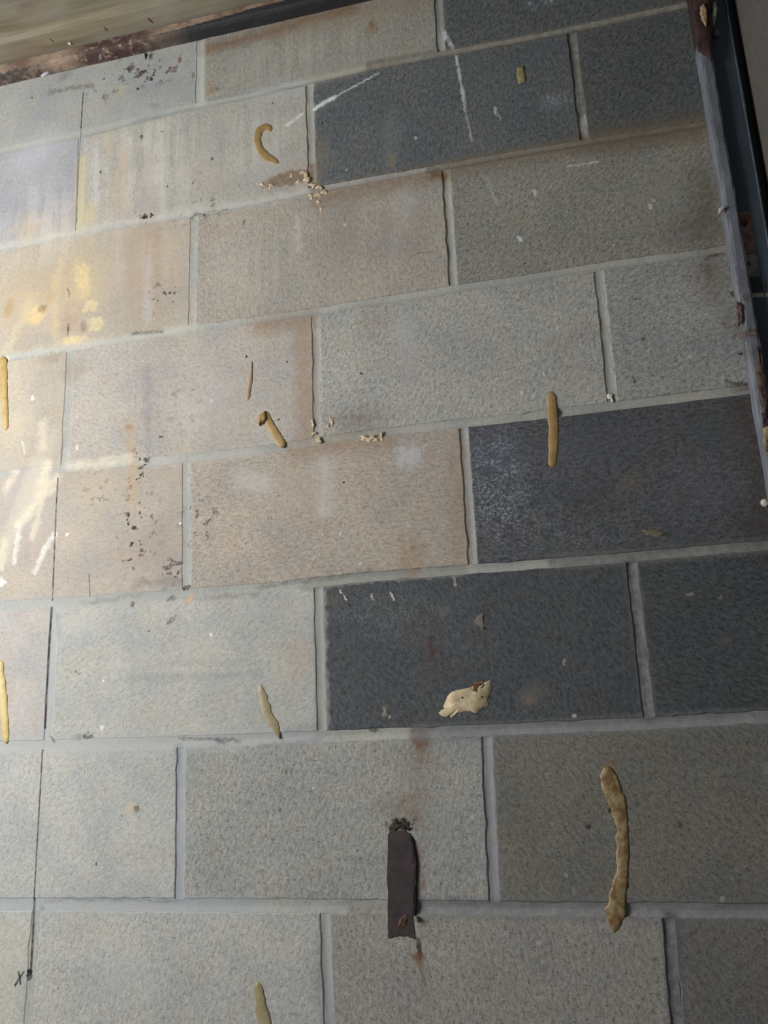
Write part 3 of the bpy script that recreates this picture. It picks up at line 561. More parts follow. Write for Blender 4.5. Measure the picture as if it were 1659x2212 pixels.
def apply_stains(nt, col, bb, p2):
    """p2 is the position on the wall as (x, z, 0)"""
    sts = [s for s in STAINS if hits(s, bb)]
    if not sts: return col
    cache = {}
    def warp(level):
        if level not in cache:
            n = nt.noise((190, 60)[level], 2.0, 0.6, vec=p2, color=True, dim='2D')
            cache[level] = nt.vec('SUBTRACT', n, (0.5, 0.5, 0.5))
        return cache[level]
    def distorted(amp):
        if amp < 0.0009: return p2
        amp = 0.0025 if amp < 0.0035 else 0.005 if amp < 0.0065 else 0.010 if amp < 0.011 else 0.015
        key = ('d', round(amp, 4))
        if key not in cache:
            w = nt.vec('MULTIPLY', warp(0 if amp <= 0.0045 else 1), (amp * 2.6, amp * 2.6, 0))
            if amp > 0.0045:
                w = nt.vec('ADD', w, nt.vec('MULTIPLY', warp(0), (0.006, 0.006, 0)))
            cache[key] = nt.vec('ADD', p2, w)
        return cache[key]
    def mottle(v):
        key = ('m', v)
        if key not in cache:
            if 'mn' not in cache: cache['mn'] = nt.noise(95, 2.0, 0.65, vec=p2, dim='2D')
            cache[key] = nt.ramp(cache['mn'], 0.36, 0.62, 1.0 - v, 1.0)
        return cache[key]
    for st in sts:
        k = st[0]
        mask = 1.0
        if st[-1] > 0: mask = mottle(0.3 if st[-1] < 0.35 else 0.5)
        chain = nt.vec('SCALE', col, scale=1e-9)   # keeps the layers in order, one after another
        if k == 'line':
            pts, w, c, strength, soft, rough, mot = st[1:]
            p = nt.vec('ADD', distorted(rough), chain)
            d = 9.0
            for a, b in zip(pts, pts[1:]):
                dx, dz = b[0] - a[0], b[1] - a[1]
                L2 = dx * dx + dz * dz + 1e-12
                d = nt.group(SEG, P=p, A=(a[0], a[1], 0), D=(dx, dz, 0), E=(dx / L2, dz / L2, 0), Prev=d)
            col = nt.group(STROKE, Dist=d, From=w * 0.5 * (1 - soft), To=w * 0.5 * (1 + soft), Strength=strength, Mask=mask, Under=col, Color=rgb(c))
            continue
        (x, z), rx, rz, rot, c, strength, soft, rough, mot = st[1:]
        extra = None
        if k == 'drip':
            if 'drip' not in cache:
                n = nt.noise(46, 3.0, 0.62, vec=nt.vec('MULTIPLY', p2, (1, 0.055, 0)), dim='2D')
                n2 = nt.noise(30, 2.0, 0.6, vec=p2, dim='2D')
                cache['drip'] = nt.ramp(nt.math('ADD', n, nt.math('MULTIPLY', n2, 0.35)), 0.60, 0.78)
            extra = cache['drip']
        elif k == 'spat':
            if 'v' not in cache:
                v = nt.n.new('ShaderNodeTexVoronoi'); v.voronoi_dimensions = '2D'
                v.inputs['Scale'].default_value = 170
                nt.put(v.inputs['Vector'], distorted(0.004))
                big = nt.noise(70, 1.0, 0.6, vec=p2, dim='2D')
                cache['v'] = nt.ramp(nt.math('SUBTRACT', v.outputs['Distance'], nt.ramp(big, 0.50, 0.70, -0.10, 0.45)), 0.0, 0.12, 1.0, 0.0)
            extra = cache['v']
        elif k == 'fleck':
            if 'fl' not in cache:
                cache['fl'] = nt.math('MULTIPLY', nt.ramp(nt.noise(240, 3.0, 0.85, vec=p2, dim='2D'), 0.48, 0.64), nt.ramp(nt.noise(55, 3.0, 0.7, vec=p2, dim='2D'), 0.36, 0.58))
            extra = cache['fl']
        if extra is not None:
            mask = extra if mask == 1.0 else nt.math('MULTIPLY', mask, extra)
        col = nt.group(SPOT, P=nt.vec('ADD', distorted(rough), chain), Center=(x, z, 0), Inv=(1 / rx, 1 / rz, 0), Angle=math.radians(-rot), From=1 - soft, To=1 + soft * 0.35,
                       Strength=strength, Mask=mask, Under=col, Color=rgb(c))
    return col

def wall_material(name, base, grain, bb, seed, bumpy=1.0, mortar=False, axes='XZ', angle=90):
    """porous concrete: coarse and fine grain, pits, light grit, then the stains that lie inside bb"""
    nt = NT(name)
    p2 = nt.flat2(axes)
    off = (seed * 1.37 % 9, seed * 0.71 % 7, 0)
    pv = nt.vec('ADD', p2, off)
    g = grain
    amp = 0.36 if sum(base) < 345 else 0.25
    fine = nt.noise(400, 1.0, 0.6, vec=pv, dim='2D')
    # aggregate of the block face, slightly drawn out radially to imitate lens blur
    vr = nt.n.new('ShaderNodeVectorRotate'); vr.rotation_type = 'Z_AXIS'
    nt.put(vr.inputs['Vector'], pv); vr.inputs['Angle'].default_value = math.radians(-angle)
    med = nt.noise(210, 3.0, 0.70, vec=nt.vec('MULTIPLY', vr.outputs[0], (0.55, 1.1, 0)), dim='2D')
    blot = nt.noise(11, 4.0, 0.6, vec=pv, dim='2D')
    col = nt.mix(nt.ramp(blot, 0.34, 0.66), rgb([b * f for b, f in zip(base, (0.955, 0.96, 0.968))]),
                 rgb([b * f for b, f in zip(base, (1.04, 1.03, 1.012))]))
    hue = nt.noise(24, 3.0, 0.65, vec=nt.vec('ADD', pv, (4.3, 2.1, 0)), dim='2D')
    col = nt.mix(nt.ramp(hue, 0.50, 0.68, 0, 0.30), col, rgb([base[0] * 1.01, base[1] * 0.96, base[2] * 0.89]))
    col = nt.mix(nt.ramp(hue, 0.32, 0.48, 0.22, 0), col, rgb([base[0] * 0.95, base[1] * 0.985, base[2] * 1.01]))
    f = nt.math('ADD', nt.ramp(fine, 0.3, 0.7, -0.15 * g, 0.15 * g), nt.ramp(med, 0.3, 0.7, 1 - amp * g, 1 + amp * g))
    col = nt.mul(col, f)
    pit = nt.ramp(nt.noise(210, 2.0, 0.7, vec=pv, dim='2D'), 0.31, 0.40, 1 - 0.42 * g if not mortar else 0.9, 1.0)
    col = nt.mul(col, pit)
    col = apply_stains(nt, col, bb, p2)
    nt.put(nt.bsdf.inputs['Base Color'], col)
    nt.bsdf.inputs['Roughness'].default_value = 0.9
    nt.bsdf.inputs['Specular IOR Level'].default_value = 0.25
    h = nt.math('ADD', nt.math('MULTIPLY', fine, 0.35), med)
    nt.bump(h, 0.17 * bumpy * (0.3 + 0.7 * g), 0.0022)
    return nt.m

# ------------------------------------------------------------------ the concrete block wall
# centre lines of the bed joints (x, z), measured on the wall; courses are 0.2032 m, blocks 0.4064 m
BEDS = [
    [(-0.0037, -0.007), (0.0962, -0.0019), (0.2119, 0.0006), (0.3149, 0.0002), (0.4061, 0.003), (0.4918, 0.0047), (0.6158, 0.0011), (0.7278, -0.0025), (0.814, -0.0039), (0.9788, -0.0035)],
    [(-0.0916, -0.2029), (-0.0092, -0.2004), (0.1046, -0.2013), (0.2035, -0.204), (0.3152, -0.2028), (0.4081, -0.2003), (0.4726, -0.2002), (0.5821, -0.2004), (0.7126, -0.2007), (0.8172, -0.2031), (0.9743, -0.2082)],
    [(-0.1149, -0.4089), (-0.0099, -0.4069), (0.1111, -0.4056), (0.2088, -0.4056), (0.3154, -0.4074), (0.4017, -0.4077), (0.5258, -0.4055), (0.6107, -0.4044), (0.6969, -0.4049), (0.8061, -0.4036), (0.8673, -0.4037), (0.9499, -0.4068), (0.9765, -0.405)],
    [(-0.0065, -0.6074), (0.1222, -0.6115), (0.2137, -0.6152), (0.3157, -0.6151), (0.4032, -0.6116), (0.4834, -0.6091), (0.5832, -0.609), (0.6811, -0.6097), (0.8096, -0.609), (0.9533, -0.6077), (0.9794, -0.607)],
    [(-0.0944, -0.8134), (-0.005, -0.8147), (0.1309, -0.8157), (0.2035, -0.8158), (0.316, -0.8156), (0.3996, -0.8139), (0.4655, -0.8119), (0.6092, -0.8115), (0.6657, -0.8119), (0.8131, -0.8115), (0.972, -0.8096)],
    [(-0.0757, -1.0154), (-0.0006, -1.0159), (0.1206, -1.0169), (0.3162, -1.0171), (0.4024, -1.016), (0.5201, -1.0156), (0.6499, -1.0155), (0.8071, -1.0135), (0.9428, -1.0107)],
    [(-0.0565, -1.2214), (0.1074, -1.2199), (0.3165, -1.219), (0.3986, -1.2185), (0.53, -1.2185), (0.6344, -1.2185), (0.8094, -1.2184), (0.9127, -1.2181)],
    [(-0.6, -1.4224), (1.0, -1.4224)]]
# centre lines of the head joints per course: (x at top, x at bottom)
HEADS = {0: [(-0.2032, -0.2032), (0.2089, 0.2089), (0.617, 0.617)],
    1: [(-0.4064, -0.4064), (-0.0085, -0.0025), (0.4006, 0.4031), (0.8133, 0.8141)],
    2: [(-0.2032, -0.2032), (0.2048, 0.2056), (0.6112, 0.6116)],
    3: [(-0.4064, -0.4064), (-0.0033, -0.0012), (0.4045, 0.4033), (0.8124, 0.811)],
    4: [(-0.2032, -0.2032), (0.2017, 0.2069), (0.6126, 0.6134)],
    5: [(-0.4064, -0.4064), (-0.0021, 0.0005), (0.4014, 0.4026), (0.8113, 0.8108)],
    6: [(-0.2032, -0.2032), (0.2046, 0.207), (0.616, 0.6119)],
    7: [(-0.4064, -0.4064), (-0.0, -0.0021), (0.4024, 0.4062), (0.8066, 0.8006)],
    8: [(-0.2032, -0.2032), (0.2032, 0.2032), (0.6096, 0.6096)]}
X0, X1 = -0.62, 1.030
BEDH = [0.0055, 0.0055, 0.006, 0.006, 0.006, 0.0068, 0.0075, 0.007, 0.006]
HEADH = 0.0058

def zbed(k, x):
    if k < 0: return 0.236
    if k >= len(BEDS): return -0.2032 * k
    pts = BEDS[k]
    if x <= pts[0][0]: return pts[0][1]
    for a, b in zip(pts, pts[1:]):
        if x <= b[0]:
            t = (x - a[0]) / (b[0] - a[0])
            return a[1] + (b[1] - a[1]) * t
    return pts[-1][1]

wall_bm = bmesh.new()
bmesh.ops.create_cube(wall_bm, size=1.0, matrix=Matrix.Translation(((X0 + X1) / 2, 0.125, -0.69)) @ Matrix.Diagonal((X1 - X0, 0.15, 1.90, 1)))
MORTAR = (176, 177, 172)
wall = mesh_obj('wall_back', wall_bm, wall_material('wall_core_concrete', (150, 148, 140), 0.6, (9, 9, 9, 9), 1))
tag(wall, kind='structure')

def seg_pts(a, b, step, jit, rnd):
    """points from a (inclusive) to b (exclusive), jittered"""
    L = math.hypot(b[0] - a[0], b[1] - a[1])
    n = max(2, int(L / step))
    nx, nz = -(b[1] - a[1]) / L, (b[0] - a[0]) / L
    out = []
    for i in range(n):
        t = i / n
        j = rnd.gauss(0, jit) if i else 0
        if i and rnd.random() < 0.04: j += rnd.choice((-1, 1)) * jit * 2.0
        out.append((a[0] + (b[0] - a[0]) * t + nx * j, a[1] + (b[1] - a[1]) * t + nz * j))
    return out

def tiled(bm, name, mname, bb, args, seed, kw):
    """one mesh with several material slots: the same concrete everywhere, but each slot only
    carries the stains that reach its part of the face, which keeps the shaders short"""
    n = sum(hits(s, bb) for s in STAINS)
    nx = max(1, min(10, int((bb[1] - bb[0]) / 0.13))) if n > 8 else 1
    nz = max(1, min(2, int((bb[3] - bb[2]) / 0.10))) if n > 8 else 1
    if nx * nz > 1:
        for j in range(1, nx):
            x = bb[0] + (bb[1] - bb[0]) * j / nx
            bmesh.ops.bisect_plane(bm, geom=bm.verts[:] + bm.edges[:] + bm.faces[:], plane_co=(x, 0, 0), plane_no=(1, 0, 0))
        for j in range(1, nz):
            z = bb[2] + (bb[3] - bb[2]) * j / nz
            bmesh.ops.bisect_plane(bm, geom=bm.verts[:] + bm.edges[:] + bm.faces[:], plane_co=(0, 0, z), plane_no=(0, 0, 1))
    slots, mats = {}, []
    for f in bm.faces:
        c = f.calc_center_median()
        ix = min(nx - 1, max(0, int((c.x - bb[0]) / (bb[1] - bb[0]) * nx)))
        iz = min(nz - 1, max(0, int((c.z - bb[2]) / (bb[3] - bb[2]) * nz)))
        tb = (bb[0] + (bb[1] - bb[0]) * ix / nx, bb[0] + (bb[1] - bb[0]) * (ix + 1) / nx, bb[2] + (bb[3] - bb[2]) * iz / nz, bb[2] + (bb[3] - bb[2]) * (iz + 1) / nz)
        key = tuple(q for q, s in enumerate(STAINS) if hits(s, tb)) if (ix, iz) not in slots else None
        if key is not None:
            if key not in slots:
                mats.append(wall_material(mname, args[0], args[1], tb, seed, *args[2:], **kw))
                slots[key] = len(mats) - 1
            slots[(ix, iz)] = slots[key]
        f.material_index = slots[(ix, iz)]
    o = mesh_obj(name, bm, None, wall)
    for m in mats: o.data.materials.append(m)
    return o

def block_mesh(x_tl, x_bl, x_tr, x_br, k, rnd, dy):
    """one block of course k: front face, arris, sides"""
    h0, h1 = BEDH[max(0, k - 1)], BEDH[k]
    def top(x): return zbed(k - 1, x) - h0
    def bot(x): return zbed(k, x) + h1
    n = 16
    T = [(x_tl + (x_tr - x_tl) * i / n, 0) for i in range(n + 1)]
    T = [(x, top(x)) for x, _ in T]
    B = [(x_br + (x_bl - x_br) * i / n, 0) for i in range(n + 1)]
    B = [(x, bot(x)) for x, _ in B]
    ring = []
    J = 0.00050
    for a, b in zip(T, T[1:]): ring += seg_pts(a, b, 0.014, J, rnd)
    ring += seg_pts(T[-1], B[0], 0.014, J, rnd)
    for a, b in zip(B, B[1:]): ring += seg_pts(a, b, 0.014, J, rnd)
    ring += seg_pts(B[-1], T[0], 0.014, J, rnd)
    cx = (x_tl + x_tr + x_bl + x_br) / 4; cz = (T[0][1] + B[0][1]) / 2
    hw = abs(x_tr - x_tl) / 2; hh = abs(T[0][1] - B[0][1]) / 2
    def inset(p, d):
        return (cx + (p[0] - cx) * (1 - d / hw), cz + (p[1] - cz) * (1 - d / hh))
    bm = bmesh.new()
    layers = []
    for d, y in ((0.0016, dy), (0.0005, dy + 0.0005), (0.0, dy + 0.0016), (0.0, 0.049)):
        layers.append([bm.verts.new((q[0], y, q[1])) for q in (inset(p, d) for p in ring)])
    m = len(ring)
    for A, B_ in zip(layers, layers[1:]):
        for i in range(m):
            bm.faces.new((A[i], A[(i + 1) % m], B_[(i + 1) % m], B_[i]))
    bm.faces.new(layers[0])
    return bm

BASE = {(0, 0): (180, 181, 176), (0, 1): (166, 168, 166), (0, 2): (164, 161, 152), (0, 3): (104, 108, 109), (1, 0): (178, 179, 178), (1, 1): (168, 169, 172), (1, 2): (180, 177, 170), (1, 3): (108, 112, 114), (1, 4): (100, 103, 104), (2, 0): (182, 176, 165), (2, 1): (184, 176, 163), (2, 2): (174, 168, 158), (2, 3): (152, 150, 142), (3, 0): (182, 176, 165), (3, 1): (186, 178, 164), (3, 2): (182, 177, 170), (3, 3): (176, 175, 170), (3, 4): (164, 165, 163), (4, 0): (182, 178, 172), (4, 1): (182, 174, 164), (4, 2): (180, 171, 160), (4, 3): (92, 94, 98), (5, 0): (182, 180, 176), (5, 1): (182, 178, 174), (5, 2): (182, 182, 177), (5, 3): (88, 91, 95), (5, 4): (84, 88, 92), (6, 0): (182, 182, 180), (6, 1): (180, 181, 178), (6, 2): (164, 164, 160), (6, 3): (128, 126, 119), (7, 0): (182, 182, 178), (7, 1): (182, 182, 176), (7, 2): (182, 182, 178), (7, 3): (162, 159, 152), (7, 4): (126, 124, 122)}  # lower and right block tones also carry part of the light's falloff
GRAIN = {(0, 0): 0.3, (0, 1): 0.35, (0, 2): 0.7, (0, 3): 1.0, (0, 4): 1.0, (1, 0): 0.3, (1, 1): 0.35, (1, 2): 0.5, (1, 3): 0.85, (1, 4): 1.0, (2, 0): 0.3, (2, 1): 0.35, (2, 2): 0.7, (2, 3): 1.0, (2, 4): 1.0, (3, 0): 0.3, (3, 1): 0.35, (3, 2): 0.5, (3, 3): 0.85, (3, 4): 1.0, (4, 0): 0.3, (4, 1): 0.35, (4, 2): 0.7, (4, 3): 1.0, (4, 4): 1.0, (5, 0): 0.3, (5, 1): 0.35, (5, 2): 0.5, (5, 3): 0.85, (5, 4): 1.0, (6, 0): 0.5, (6, 1): 0.55, (6, 2): 0.8999999999999999, (6, 3): 0.9, (6, 4): 0.9, (7, 0): 0.5, (7, 1): 0.55, (7, 2): 0.7, (7, 3): 0.9, (7, 4): 0.9, (8, 0): 0.3, (8, 1): 0.35, (8, 2): 0.7, (8, 3): 1.0, (8, 4): 1.0}
rows = len(BEDS) + 1
rnd = random.Random(11)
for k in range(rows):
    hs = sorted(HEADS[k])
    edges = [(X0, X0)] + hs + [(X1, X1)]
    for i in range(len(edges) - 1):
        L, R = edges[i], edges[i + 1]
        hl = 0 if i == 0 else HEADH
        hr = 0 if i == len(edges) - 2 else HEADH
        bm = block_mesh(L[0] + hl, L[1] + hl, R[0] - hr, R[1] - hr, k, rnd, rnd.uniform(-0.0003, 0.0003))
        bb = (min(L) - 0.01, max(R) + 0.01, zbed(k, L[1]) - 0.02, zbed(k - 1, L[1]) + 0.02)
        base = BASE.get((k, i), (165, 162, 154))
        cx, cz = (L[0] + R[0]) / 2, zbed(k, L[1]) + 0.1
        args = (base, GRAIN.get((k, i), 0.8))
        tiled(bm, 'concrete_block', 'concrete_block_face', bb, args, k * 7 + i * 3 + 2, dict(angle=math.degrees(math.atan2(cz + 0.72, cx - 0.50))))  # grain angle radiates from the view centre, imitating lens blur

def joint_mesh(pts, nrm, half, rnd):
    """concave tooled mortar strip along pts; nrm is the across direction"""
    # struck flush on the left part of the wall, tooled concave towards the right
    prof = ((-half - 0.003, 0.0030), (-half - 0.0002, 0.0010), (-half * 0.45, 0.0016 if nrm[0] else 0.0024), (0, 0.0018 if nrm[0] else 0.0030), (half * 0.45, 0.0016 if nrm[0] else 0.0024), (half + 0.0002, 0.0010), (half + 0.003, 0.0030))
    bm = bmesh.new()
    rows_ = []
    for x, z in pts:
        w = rnd.gauss(0, 0.0003)
        dp = 0.22 + 0.78 * min(1.0, max(0.0, (x - 0.10) / 0.42))
        rows_.append([bm.verts.new((x + nrm[0] * a, 0.0004 + y * dp + w * dp * (1 if abs(a) < half else 0.3), z + nrm[1] * a)) for a, y in prof])
    for A, B in zip(rows_, rows_[1:]):
        for j in range(len(prof) - 1):
            bm.faces.new((A[j], A[j + 1], B[j + 1], B[j]))
    # close the back so that each strip is a solid
    back = [[bm.verts.new((r[0].co.x, 0.049, r[0].co.z)), bm.verts.new((r[-1].co.x, 0.049, r[-1].co.z))] for r in rows_]
    for (A, B), (ra, rb) in zip(zip(back, back[1:]), zip(rows_, rows_[1:])):
        bm.faces.new((A[0], A[1], B[1], B[0]))
        bm.faces.new((ra[0], rb[0], B[0], A[0]))
        bm.faces.new((ra[-1], A[1], B[1], rb[-1]))
    bm.faces.new(rows_[0] + back[0][::-1])
    bm.faces.new(rows_[-1][::-1] + back[-1])
    return bm

for k in range(len(BEDS)):
    n = 64
    pts = [(X0 + (X1 - X0) * i / n, zbed(k, X0 + (X1 - X0) * i / n)) for i in range(n + 1)]
    bb = (X0, X1, min(p[1] for p in pts) - 0.01, max(p[1] for p in pts) + 0.01)
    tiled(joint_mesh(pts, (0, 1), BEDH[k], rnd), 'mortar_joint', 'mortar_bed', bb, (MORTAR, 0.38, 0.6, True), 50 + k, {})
for k in range(rows):
    for (xt, xb) in HEADS[k]:
        zt = zbed(k - 1, xt) - (BEDH[k - 1] if k else 0) ; zb = zbed(k, xb) + BEDH[k]
        n = 10
        pts = [(xt + (xb - xt) * i / n, zt + (zb - zt) * i / n) for i in range(n + 1)]
        bb = (min(xt, xb) - 0.01, max(xt, xb) + 0.01, zb, zt)
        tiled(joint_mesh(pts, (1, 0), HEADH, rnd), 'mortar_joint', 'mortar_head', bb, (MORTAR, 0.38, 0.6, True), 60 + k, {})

# ------------------------------------------------------------------ plain return wall on the right
def box(bm, x0, x1, y0, y1, z0, z1, bev=0.0, seg=2):
    r = bmesh.ops.create_cube(bm, size=1.0, matrix=Matrix.Translation(((x0 + x1) / 2, (y0 + y1) / 2, (z0 + z1) / 2)) @ Matrix.Diagonal((x1 - x0, y1 - y0, z1 - z0, 1)))
    if bev > 0:
        es = list({e for v in r['verts'] for e in v.link_edges})
        bmesh.ops.bevel(bm, geom=es, offset=bev, segments=seg, affect='EDGES', profile=0.6)

bm = bmesh.new()
box(bm, 1.0425, 1.19, -1.5, 0.20, -1.64, 0.26)
wr = mesh_obj('wall_right', bm, wall_material('wall_right_render', (98, 94, 90), 0.45, (9, 9, 9, 9), 5, axes='YZ'))
tag(wr, kind='structure')
bm = bmesh.new()
box(bm, 1.0300, 1.0425, 0.012, 0.19, -1.64, 0.26)
tag(mesh_obj('gap_fill_1', bm, wall_material('gap_fill_grey', (92, 92, 90), 0.5, (9, 9, 9, 9), 8)), kind='structure')  # filler added in the gap, set shallow so it shades dark instead of black

# ------------------------------------------------------------------ timber beam on a rusted steel angle (top left)
def timber_material():
    nt = NT('weathered_olive_timber')
    sv = nt.vec('MULTIPLY', nt.pos, (0.06, 1, 1))
    g1 = nt.noise(85, 4.0, 0.6, vec=sv)
    g2 = nt.noise(16, 3.0, 0.6, vec=nt.vec('MULTIPLY', nt.pos, (0.25, 1, 1)))
    g3 = nt.noise(9, 3.0, 0.6)
    c = nt.mix(nt.ramp(g1, 0.35, 0.65), rgb((116, 106, 84)), rgb((140, 130, 106)))
    c = nt.mix(nt.ramp(g2, 0.40, 0.62, 0, 0.75), c, rgb((150, 144, 132)))
    c = nt.mix(nt.ramp(g3, 0.52, 0.68, 0, 0.5), c, rgb((128, 106, 92)))
    nt.put(nt.bsdf.inputs['Base Color'], c)
    nt.bsdf.inputs['Roughness'].default_value = 0.8
    nt.bump(g1, 0.3, 0.002)
    return nt.m

def steel_rust_material():
    nt = NT('rusted_painted_steel')
    n1 = nt.noise(26, 4.0, 0.65)
    n2 = nt.noise(80, 4.0, 0.68)
    n3 = nt.noise(7, 2.0, 0.5)
    sep = nt.n.new('ShaderNodeSeparateXYZ'); nt.put(sep.inputs[0], nt.pos)
    x = nt.math('ADD', sep.outputs[0], nt.math('MULTIPLY', nt.math('SUBTRACT', n1, 0.5), 0.12))
    # bare tan and pinkish oxide, dark oxide patches, flakes of old pale paint
    c = nt.mix(nt.ramp(n1, 0.40, 0.60), rgb((118, 96, 80)), rgb((158, 136, 118)))
    dark = nt.math('MAXIMUM', nt.math('MULTIPLY', nt.ramp(x, -0.03, 0.01), nt.ramp(x, 0.17, 0.10)), nt.ramp(n3, 0.55, 0.68, 0, 0.8))
    c = nt.mix(nt.math('MULTIPLY', dark, nt.ramp(n2, 0.68, 0.50)), c, rgb((72, 52, 50)))
    c = nt.mix(nt.ramp(n2, 0.58, 0.70, 0, 0.6), c, rgb((178, 160, 146)))
    # black paint survives along the lower edge to the right, covering most of the bar at that end
    edge = nt.math('ADD', nt.math('MULTIPLY', nt.ramp(x, 0.12, 0.40), 0.0125), nt.math('MULTIPLY', nt.math('SUBTRACT', n2, 0.5), 0.010))
    zz = nt.math('SUBTRACT', sep.outputs[2], nt.math('MULTIPLY', nt.math('ADD', sep.outputs[1], 0.0255), 0.35))
    m = nt.ramp(nt.math('SUBTRACT', zz, edge), 0.1345, 0.1375, 1.0, 0.0)
    m = nt.math('MULTIPLY', m, nt.math('MAXIMUM', nt.ramp(x, 0.09, 0.20), nt.math('MULTIPLY', nt.ramp(x, -0.04, -0.10), nt.ramp(n2, 0.40, 0.55, 0.2, 0.85))))  # the dark lower edge at the left end is shade painted into the colour
    c = nt.mix(m, c, rgb((44, 44, 47)))
    nt.put(nt.bsdf.inputs['Base Color'], c)
    nt.bsdf.inputs['Roughness'].default_value = 0.75
    nt.bump(n2, 0.5, 0.003)
    return nt.m

TB = bpy.data.objects.new('timber_beam', None); COL.objects.link(TB); TB.location = (0.2, -0.035, 0.157)
tag(TB, 'weathered olive brown timber beam at the top left, resting on the rusted steel angle', 'beam')
tm = timber_material()
bm = bmesh.new()
NX = 40
sec = [(-0.0015, 0.157), (-0.060, 0.1565), (-0.0675, 0.160), (-0.0690, 0.167), (-0.0695, 0.255), (-0.0015, 0.258)]
prev = None
rr = random.Random(3)
first = None
for i in range(NX + 1):
    x = -0.62 + 1.64 * i / NX
    cur = [bm.verts.new((x, y + (rr.gauss(0, 0.0006) if y < -0.01 else 0), z + (rr.gauss(0, 0.0005) if z < 0.2 else 0))) for y, z in sec]
    if prev:
        for j in range(len(sec)):
            bm.faces.new((prev[j], prev[(j + 1) % len(sec)], cur[(j + 1) % len(sec)], cur[j]))
    else: first = cur
    prev = cur
bm.faces.new(first); bm.faces.new(prev[::-1])
b = mesh_obj('beam_body', bm, tm, TB)
b.matrix_parent_inverse = Matrix.Translation((-0.2, 0.035, -0.157))

def simple_mat(name, c, rough=0.7, noise_scale=80, amt=0.25, metallic=0.0, bumps=0.2, c2=None):
    nt = NT(name)
    n = nt.noise(noise_scale, 4.0, 0.6)
    if c2 is None: c2 = [min(255, v * (1 + amt)) for v in c]
    col = nt.mix(nt.ramp(n, 0.38, 0.62), rgb([v * (1 - amt * 0.5) for v in c]), rgb(c2))
    nt.put(nt.bsdf.inputs['Base Color'], col)
    nt.bsdf.inputs['Roughness'].default_value = rough
    nt.bsdf.inputs['Metallic'].default_value = metallic
    nt.bump(n, bumps, 0.0015)
    return nt.m

PARENT_FIX = []
def attach(o, root):
    """keep world coordinates of the mesh while parenting it to an empty that sits elsewhere"""
    o.parent = root
    o.matrix_parent_inverse = Matrix.Translation(-Vector(root.location))
    return o

def nail(root, p, r, mat, name='nail_head'):
    bm = bmesh.new()
    bmesh.ops.create_cone(bm, cap_ends=True, segments=12, radius1=r, radius2=r * 0.75, depth=0.0022,
                          matrix=Matrix.Translation(p) @ Matrix.Rotation(math.radians(90), 4, 'X'))
    return attach(mesh_obj(name, bm, mat), root)

STEEL_BRIGHT = simple_mat('bright_nail_steel', (215, 212, 200), 0.4, 200, 0.1)
bm = bmesh.new()
bmesh.ops.create_cone(bm, cap_ends=True, segments=12, radius1=0.0030, radius2=0.0022, depth=0.003, matrix=Matrix.Translation((-0.0224, -0.0315, 0.1566)))
attach(mesh_obj('nail_head', bm, STEEL_BRIGHT), TB)
dent = simple_mat('dark_dent_wood', (78, 62, 44), 0.9, 100, 0.2)
for a, b_ in (((0.0536, -0.0478, 0.1566), (0.0542, -0.0359, 0.1566)), ((0.1323, -0.0440, 0.1566), (0.1358, -0.0315, 0.1566)), ((-0.0497, -0.0519, 0.1566), (-0.0462, -0.0389, 0.1566))):
    bm = bmesh.new()
    v = Vector(b_) - Vector(a)
    bmesh.ops.create_icosphere(bm, subdivisions=2, radius=1.0,
        matrix=Matrix.Translation((Vector(a) + Vector(b_)) / 2) @ Matrix.Rotation(math.atan2(v.y, v.x), 4, 'Z') @ Matrix.Diagonal((v.length * 0.5, 0.0016, 0.0007, 1)))
    attach(mesh_obj('dent', bm, dent, None, True), TB)

SA = bpy.data.objects.new('steel_angle', None); COL.objects.link(SA); SA.location = (0.2, -0.012, 0.133)
tag(SA, 'rusty brown steel angle with black paint remains, fixed under the timber beam', 'steel angle')
sm = steel_rust_material()
bm = bmesh.new()
def profile_x(bm, sec, x0, x1, nx, jit, rr):
    prev = first = None
    for i in range(nx + 1):
        x = x0 + (x1 - x0) * i / nx
        cur = [bm.verts.new((x, y + rr.gauss(0, jit) * (y < -0.004), z + rr.gauss(0, jit))) for y, z in sec]
        if prev:
            for j in range(len(sec)):
                bm.faces.new((prev[j], prev[(j + 1) % len(sec)], cur[(j + 1) % len(sec)], cur[j]))
        else: first = cur
        prev = cur
    bm.faces.new(first); bm.faces.new(prev[::-1])
profile_x(bm, [(-0.0015, 0.1325), (-0.018, 0.1322), (-0.0225, 0.1335), (-0.0250, 0.1365), (-0.0255, 0.1415), (-0.0255, 0.1520), (-0.0205, 0.1522), (-0.0200, 0.1390), (-0.0015, 0.1390)], -0.62, 1.02, 70, 0.0003, rr)
attach(mesh_obj('angle_bar', bm, sm), SA)
bolt_m = simple_mat('galvanized_bolt', (118, 116, 116), 0.5, 120, 0.3)
for q in ((0.0371, -0.0262, 0.1184),):
    bm = bmesh.new()
    bmesh.ops.create_cone(bm, cap_ends=True, segments=6, radius1=0.0040, radius2=0.0034, depth=0.004, matrix=Matrix.Translation(q) @ Matrix.Rotation(math.radians(90), 4, 'X'))
    attach(mesh_obj('bolt_head', bm, bolt_m), SA)
bm = bmesh.new()
bmesh.ops.create_icosphere(bm, subdivisions=2, radius=1.0, matrix=Matrix.Translation((-0.0696, -0.0262, 0.1084)) @ Matrix.Rotation(-0.35, 4, 'Y') @ Matrix.Diagonal((0.0085, 0.0016, 0.0045, 1)))
for v in bm.verts: v.co += Vector((rr.gauss(0, 0.0007), 0, rr.gauss(0, 0.0007)))
attach(mesh_obj('paint_flake', bm, simple_mat('pale_paint_flake', (172, 168, 172), 0.9, 150, 0.25), None, True), SA)
bm = bmesh.new()
